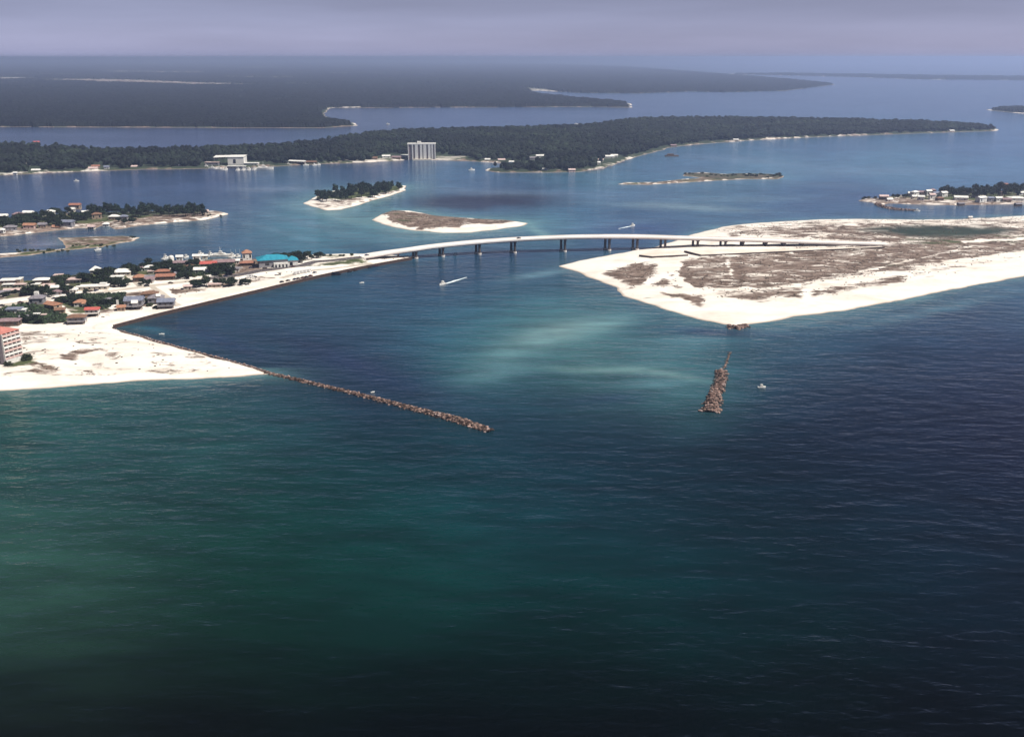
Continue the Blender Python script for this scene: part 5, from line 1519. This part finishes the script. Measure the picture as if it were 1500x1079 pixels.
# village on the eastern shore
GV = 'houses in the village on the eastern shore'
for x, y, w, h, rc, wc, lb in [
        (1295, 293, 12, 5, R_PALEPINK, M_BROWNWALL, 'dark house with a pale roof nearest the breakwater'), (1304, 296.5, 8, 4, R_WHITE, M_PINK, 'small white waterfront house right of the dark breakwater house'), (1334, 288, 7, 5, R_WHITE, M_WHITE, 'small white gabled house, first of the village cluster'), (1342, 288.5, 10, 7, R_WHITE, M_WHITE, 'tall white house with a pinkish roof edge in the village cluster'), (1340, 292, 7, 4, R_WHITE, M_CREAM, 'low white house below the tall white village house'), (1349, 293.5, 9, 5, R_WHITE, M_WHITE, 'white gabled house on the front of the village cluster'), (1350, 286.5, 9, 5, R_MAUVE, M_PINK, 'mauve-roofed house behind the village cluster'), (1361, 287, 8, 7, R_WHITE, M_WHITE, 'slim tall white house in the village cluster'), (1367, 283.5, 9, 5, R_MAUVE, M_GREYWALL, 'dark mauve house against the village trees'), (1366, 292.5, 8, 7, R_PALEPINK, M_WHITE, 'white house with a pinkish roof on the village front'), (1372, 288, 9, 5, R_BLUEGREY, M_WHITE, 'blue-grey roofed house in the middle of the village'), (1384, 288.5, 10, 6, R_WHITE, M_WHITE, 'bright white house at the village green'), (1378, 294, 10, 3.5, R_BROWN, M_BROWNWALL, 'dark brown shed on the village shore'), (1410, 285.5, 22, 4, R_PALEPINK, M_GREYWALL, 'long pink roofed hall in front of the village trees'), (1408, 293.5, 18, 4, R_WHITE, M_WHITE, 'long white roofed boat shed on the village shore'), (1430, 289.5, 9, 8, R_BLUEGREY, M_GREYWALL, 'tall lavender-grey house at the end of the pink hall'), (1440, 297, 13, 7, R_WHITE, M_WHITE, 'biggest bright white waterfront house of the village'), (1452, 295.5, 9, 5, R_BLUEGREY, M_GREYWALL, 'small lavender house right of the biggest white house'), (1464, 295.5, 10, 5, R_WHITE, M_WHITE, 'white house with a dark porch on the village shore'), (1475, 296.5, 11, 4, R_MAUVE, M_TANWALL, 'mauve low house east of the white porch house'), (1491, 294.5, 22, 4, R_WHITE, M_WHITE, 'long white house at the photo edge of the village'), (1497, 286.5, 9, 4, R_WHITE, M_WHITE, 'white roof behind the long white edge house'), (1472, 274, 8, 4, R_TERRA, M_TANWALL, 'reddish roof high in the village trees'), (1487, 278.5, 14, 4, R_PALEPINK, M_CREAM, 'pale pink roof in a gap of the village trees'), (1466, 287, 7, 4, R_MAUVE, M_PINK, 'mauve pink house tucked below the village trees')]:
    house(x, y, w, w * 0.65, h, lb, random.choice(['gable', 'hip', 'gable']), 2.0, rc, wc, yaw=random.uniform(-0.3, 0.4), nwin=2, group=GV)
for x, y, lb in ((1407, 301.5, 'dark boathouse on the water below the long white boat shed'), (1491, 302.3, 'dark boathouse on the water at the photo edge of the village')):
    p = pix(x, y)
    o = empty('boathouse', (p[0], p[1], 0.0), 0.1)
    tag(o, lb, 'boathouse')
    MB().box(-4.5, 4.5, -3, 3, 0.6, 3.4).build('wall', M_BROWNWALL, o)
    roof_mb('gable', 9, 6, 3.4, 1.5, 0.4).build('roof', R_GREY, o)
    for u in (-4, 4):
        for v in (-2.6, 2.6):
            MB().box(u - 0.2, u + 0.2, v - 0.2, v + 0.2, -1, 0.597).build('stilt', M_TIMBER, o)
p = at(1421, 320.5)
o = empty('beach_hut', (p[0], p[1], p[2]))
tag(o, 'tiny white hut on the back shore of the sand spit', 'hut')
MB().box(-2.5, 2.5, -1.5, 1.5, -0.3, 2.3).build('wall', M_WHITE, o)
roof_mb('gable', 5, 3, 2.3, 1.0, 0.3).build('roof', R_WHITE, o)

# ------------------------------------------------------------------ trees, placed in the clumps the photo shows
def clump(kind, x0, x1, y0, y1, n, sc, label, group):
    for k in range(n):
        x = x0 + (k + random.random()) * (x1 - x0) / n
        t = (x - x0) / max(1e-6, x1 - x0)
        tree(kind, x, random.uniform(y0, y1), sc * random.uniform(0.8, 1.2), label, group)


for c in [('oak', 99, 104, 409, 412, 2, 0.8, 'dark tree behind the flat pink-roofed house, toward the water'), ('oak', 109, 113, 408, 411, 2, 0.8, 'thin dark tree on the back shore beyond the flat pink roof'), ('oak', 119, 133, 410, 419, 7, 1.05, 'large dark tree of the clump east of the flat pink roof'), ('oak', 82, 97, 413, 418, 5, 0.95, 'dark tree hiding the small pale pink roof'),
          ('oak', 34, 53, 427, 435, 7, 0.95, 'dark tree beside the small yellow house'), ('oak', 56, 76, 431, 437, 6, 0.8, 'dark tree on the town side of the pale road near the white lot'), ('oak', 90, 104, 425, 430, 4, 0.85, 'dark tree at the end of the white lot'), ('oak', 2, 28, 427, 436, 5, 0.6, 'low dark tree around the long pinkish-grey house'),
          ('oak', 144, 163, 405, 411, 7, 1.15, 'tall dark tree between the pyramid roof and the big white hip roof'), ('oak', 139, 163, 413, 422, 7, 1.0, 'dark tree behind the long white-roofed building'), ('oak', 165, 173, 400, 402, 2, 1.0, 'tall dark tree just west of the big white hip roof'), ('oak', 184, 202, 398, 402, 6, 1.05, 'tall dark tree just east of the big white hip roof'), ('oak', 166, 189, 415, 421, 7, 0.85, 'dark tree at the foot of the side road'),
          ('oak', 203, 221, 414, 419, 4, 0.6, 'low dark tree before the orange and grey roofs'), ('oak', 222, 236, 392, 398, 5, 0.8, 'dark tree beside the white cottage near the back shore'), ('oak', 238, 253, 392, 398, 5, 0.8, 'dark tree near the round-topped tank'), ('oak', 258, 282, 399, 411, 9, 0.95, 'dark tree in the grove between the terracotta roofs and the long white house'), ('oak', 276, 292, 386, 391, 5, 0.8, 'dark tree between the mauve building and the red-roofed house'), ('oak', 306, 340, 396, 404, 12, 0.9, 'dark tree in the grove in front of the long brownish-pink hall'),
          ('oak', 284, 304, 418, 422, 6, 0.9, 'dark tree in the clump on the sand by the flat pinkish house'), ('oak', 315, 329, 416, 419, 3, 0.8, 'dark tree right of the flat pinkish house'), ('oak', 334, 345, 417, 421, 4, 0.8, 'dark tree on the sand near the road bend'), ('oak', 352, 364, 416, 420, 3, 0.7, 'dark tree at the beach end of the roadside clumps'),
          ('oak', 402, 424, 379, 384, 7, 0.95, 'dark tree behind the teal-roofed restaurant'), ('oak', 427, 444, 380, 385, 7, 1.1, 'tall dark tree in the clump by the small round tank'), ('oak', 446, 457, 377, 381, 3, 0.75, 'small dark tree between the two clumps near the bridge road'), ('oak', 461, 472, 377, 380, 4, 0.8, 'dark tree of the last clump before the bridge'), ('bush', 474, 520, 373, 376, 5, 0.8, 'low dark shrub on the bank beside the bridge road'),
          ('oak', 88, 108, 440, 446, 4, 0.6, 'low dark tree west of the orange tile roof'), ('oak', 84, 140, 438, 450, 12, 0.75, 'dark tree in the thicket around the orange tile roof'), ('bush', 183, 232, 440, 456, 9, 0.8, 'low shrub between the grey stilt houses'), ('bush', 236, 330, 404, 410, 10, 0.8, 'low shrub along the asphalt road'), ('oak', 40, 130, 420, 431, 9, 0.7, 'dark tree among the low white houses of the town lot'), ('oak', 205, 260, 384, 404, 9, 0.75, 'dark tree scattered among the terracotta roofs'), ('oak', 140, 184, 441, 452, 8, 0.7, 'dark tree in the thicket behind the large blue-grey stilt house'), ('oak', 30, 60, 466, 476, 6, 0.65, 'dark tree in the thicket behind the beach'), ('bush', 34, 46, 522, 530, 3, 1.0, 'olive shrub at the corner of the pink beach tower'), ('bush', 10, 14, 536, 538, 1, 1.2, 'olive shrub against the foot of the pink beach tower'), ('oak', 0, 6, 460, 470, 2, 0.7, 'dark tree by the lavender flat-roofed house')]:
    clump(*c[:7], c[7], 'trees: ' + c[7])
for c in [('oak', 0, 34, 324, 335, 13, 1.15, 'green tree in front of the tall pink peninsula house'), ('oak', 34, 92, 319, 334, 24, 1.15, 'green tree around the bright white peninsula house'), ('oak', 78, 132, 311, 331, 20, 1.15, 'green tree below the red-roofed peninsula house'), ('pine', 130, 300, 310.5, 318.5, 58, 1.05, 'green pine in the long pine belt of the western peninsula'), ('oak', 170, 200, 324, 329, 5, 0.9, 'green tree of the small clump at the peninsula inlet'), ('bush', 280, 326, 315, 318, 5, 0.8, 'dark shrub on the eastern tip of the western peninsula')]:
    clump(*c[:7], c[7], 'trees: ' + c[7])
# the wooded island
poly = [(462, 293), (480, 286), (505, 282), (550, 277), (588, 275), (586, 280), (545, 291), (500, 295.5), (472, 296)]
n = 0
while n < 66:
    x, y = random.uniform(460, 592), random.uniform(274, 297)
    if inside(np.array([x]), np.array([y]), poly)[0]:
        tree('pine', x, y, random.uniform(0.95, 1.35), 'dark pine in the close grove on the wooded island', 'pines of the wooded island')
        n += 1
for c in [('pine', 1376, 1420, 284, 288, 18, 1.1, 'dark pine over the long pink village hall'), ('pine', 1420, 1500, 280, 290, 34, 1.15, 'dark pine in the high grove behind the village'), ('oak', 1308, 1330, 290, 293, 4, 0.9, 'dark tree between the breakwater house and the village cluster'), ('bush', 1258, 1292, 290.5, 293, 5, 1.0, 'dark shrub at the spit end by the breakwater')]:
    clump(*c[:7], c[7], 'trees: ' + c[7])
for c in [('bush', 1004, 1030, 254.5, 256, 5, 0.9, 'dark shrub on the western hook of the low bay islet'), ('bush', 1034, 1082, 256.5, 260.5, 10, 1.0, 'dark shrub in the middle of the low bay islet'), ('bush', 1086, 1148, 256.5, 261, 14, 1.2, 'dark shrub at the eastern end of the low bay islet'), ('bush', 22, 100, 366.5, 371, 12, 0.7, 'dark shrub on the narrow bar of the marsh island'), ('bush', 100, 168, 359.5, 362, 10, 0.6, 'dark shrub along the front edge of the marsh island'), ('bush', 190, 198, 347, 349, 2, 0.7, 'dark shrub at the eastern tip of the marsh island')]:
    clump(*c[:7], c[7], 'shrubs: ' + c[7])

# ------------------------------------------------------------------ ground cover and far woods that nobody could count
def blobs(name, X, Y, Z, R, Hh, m, seed):
    rng = np.random.default_rng(seed)
    iv, fi = ico()
    iv = iv[:, :]
    n = len(X)
    k = rng.uniform(0.7, 1.25, (n, len(iv), 1))
    V = iv[None] * k * np.stack([R, R, Hh], 1)[:, None, :] + np.stack([X, Y, Z], 1)[:, None, :]
    Fc = fi[None] + (np.arange(n) * len(iv))[:, None, None]
    o = link_mesh(name, np_mesh(name, V.reshape(-1, 3), Fc.reshape(-1, 3), m))
    tag(o, kind='stuff')
    return o


def scatter(outline, n, inset, rng, key, avoid=()):
    xs = [p[0] for p in outline]
    ys = [p[1] for p in outline]
    w = world_poly(outline)
    wx = [p[0] for p in w]
    wy = [p[1] for p in w]
    x0, x1 = max(min(wx), -2600), min(max(wx), 3200)
    X, Y = rng.uniform(x0, x1, n), rng.uniform(min(wy), max(wy), n)
    ok = sdist(X, Y, w) > inset
    X, Y = X[ok], Y[ok]
    px, py = to_px(X, Y)
    ok = (px > -120) & (px < 1620)
    for a in avoid:
        ok &= ~inside(px, py, a)
    return X[ok], Y[ok], px[ok], py[ok]


rng = np.random.default_rng(3)
# thickets between the town houses
for poly in ([(0, 458), (30, 450), (52, 449), (60, 454), (78, 461), (100, 468), (96, 477), (60, 479), (30, 478), (0, 471)], [(84, 446), (110, 436), (160, 434), (184, 433), (184, 452), (170, 451), (160, 456), (148, 458), (144, 452), (126, 455), (104, 452)], [(262, 398), (345, 386), (345, 404), (262, 411)]):
    X, Y, px, py = scatter(poly, 1500, 0.5, rng, 'near')
    k = len(X)
    blobs('thicket', X, Y, np.full(k, 2.3) + rng.uniform(0.1, 1.0, k), rng.uniform(1.0, 2.1, k), rng.uniform(0.9, 1.9, k), M_LEAF, 5)
# dune grass tufts standing on the scrub
for nm, key, polys, n in (('dune_scrub', 'spit', [p for p in SCRUB['spit']], 26000), ('dune_scrub', 'near', SCRUB['near'][:-1], 5000), ('dune_scrub', 'sandisle', SCRUB['sandisle'], 3000)):
    w = LANDS[key]['w']
    wx, wy = [p[0] for p in w], [p[1] for p in w]
    X, Y = rng.uniform(max(min(wx), -450), min(max(wx), 760), n), rng.uniform(min(wy), max(wy), n)
    px, py = to_px(X, Y)
    dens = mask_px(px, py, polys, 6, 3) * (1 - mask_px(px, py, SANDTRACK.get(key, []), 1.5, 3))
    ok = rng.uniform(0, 1, n) < (dens - 0.25) * (fbm(X / 16, Y / 16, 91) * 2.4 - 0.55)
    X, Y = X[ok], Y[ok]
    h, sd = land_height(key, X, Y)
    ok = sd > 4
    X, Y, h = X[ok], Y[ok], h[ok]
    k = len(X)
    blobs(nm, X, Y, h + 0.05, rng.uniform(0.45, 1.1, k), rng.uniform(0.25, 0.6, k), M_SCRUB, 6)
# the wooded ridge across the bay
CLEAR = [[(-60, 259), (60, 253), (160, 247.5), (165, 251), (60, 258)], [(540, 240), (560, 228), (640, 227), (690, 233), (690, 238), (600, 238)], [(290, 252), (294, 240), (330, 236), (400, 240), (400, 250)], [(416, 246), (420, 238), (470, 238), (470, 246)], [(60, 210), (78, 210), (78, 222), (60, 222)], [(84, 216), (140, 216), (150, 222), (84, 221)],
         [(776, 244), (772, 238), (776, 230), (800, 228), (800, 237), (788, 240)], [(868, 252), (880, 240), (890, 231), (915, 228), (912, 240), (890, 250)], [(728, 239), (728, 235), (745, 236), (752, 241)], [(40, 256), (44, 246), (62, 246), (62, 256)], [(128, 251), (130, 244), (164, 244), (164, 250)]]
X, Y, px, py = scatter(O_RIDGE, 46000, 12, rng, 'ridge', CLEAR)
d = np.hypot(X, Y)
k = len(X)
R = rng.uniform(4.0, 7.0, k) * (1 + (d > 2600) * 0.2)
H_ = rng.uniform(4.0, 6.5, k)
Z = 6.5 + rng.uniform(-1.5, 3.5, k) + 3.0 * fbm(X / 90, Y / 90, 13)
blobs('far_wood', X, Y, Z, R, H_, M_FOREST, 9)
# low islet trees beyond, and the woods of the distant mainland
def canopy(name, outline, dx, dy, hgt, amp, inset, holes, seed, lump):
    gx, gy = grid_px(outline, dx, dy, 6, 1)
    ny, nx = gx.shape
    gx, gy = gx.ravel(), gy.ravel()
    X, Y = pixa(gx, gy)
    sd = sdist(X, Y, world_poly(outline)) + (fbm(X / 90, Y / 90, 17) - 0.5) * 30
    hole = mask_px(gx, gy, holes, 2.0, 4) if holes else np.zeros(len(X))
    r = np.random.default_rng(seed)
    z = (hgt + amp * (fbm(X / lump, Y / lump, seed) - 0.5) * 2 + amp * r.uniform(-0.9, 0.9, len(X)))
    z = np.where((sd > inset) & (hole < 0.4), z, -1.0)
    q = quads(ny, nx)
    q = q[(z[q] > 0).any(1)]
    used = np.unique(q)
    rm = np.full(len(X), -1)
    rm[used] = np.arange(len(used))
    o = link_mesh(name, np_mesh(name, np.stack([X, Y, z], 1)[used], rm[q], M_FOREST, False))
    tag(o, kind='stuff')


canopy('distant_wood', O_FAR, 2.2, 0.35, 12, 3.0, 14, SANDTRACK['far'], 23, 60)
canopy('distant_wood', O_EASTISLET, 1.6, 0.3, 11, 3.0, 16, [], 25, 50)
canopy('distant_wood', O_HORIZONLAND, 3.0, 0.3, 14, 4, 40, [], 27, 200)

# ------------------------------------------------------------------ air
hz = MB().box(-70000, 70000, -3000, 75000, -4, 215)
hm = bpy.data.materials.new('haze')
hm.use_nodes = True
hm.node_tree.nodes.clear()
pv = hm.node_tree.nodes.new('ShaderNodeVolumePrincipled')
pv.inputs['Color'].default_value = (0.57, 0.68, 1.0, 1)
pv.inputs['Density'].default_value = 9.2e-5
pv.inputs['Anisotropy'].default_value = 0.35
ho = hm.node_tree.nodes.new('ShaderNodeOutputMaterial')
hm.node_tree.links.new(pv.outputs[0], ho.inputs['Volume'])
tag(hz.build('haze', hm), kind='stuff')
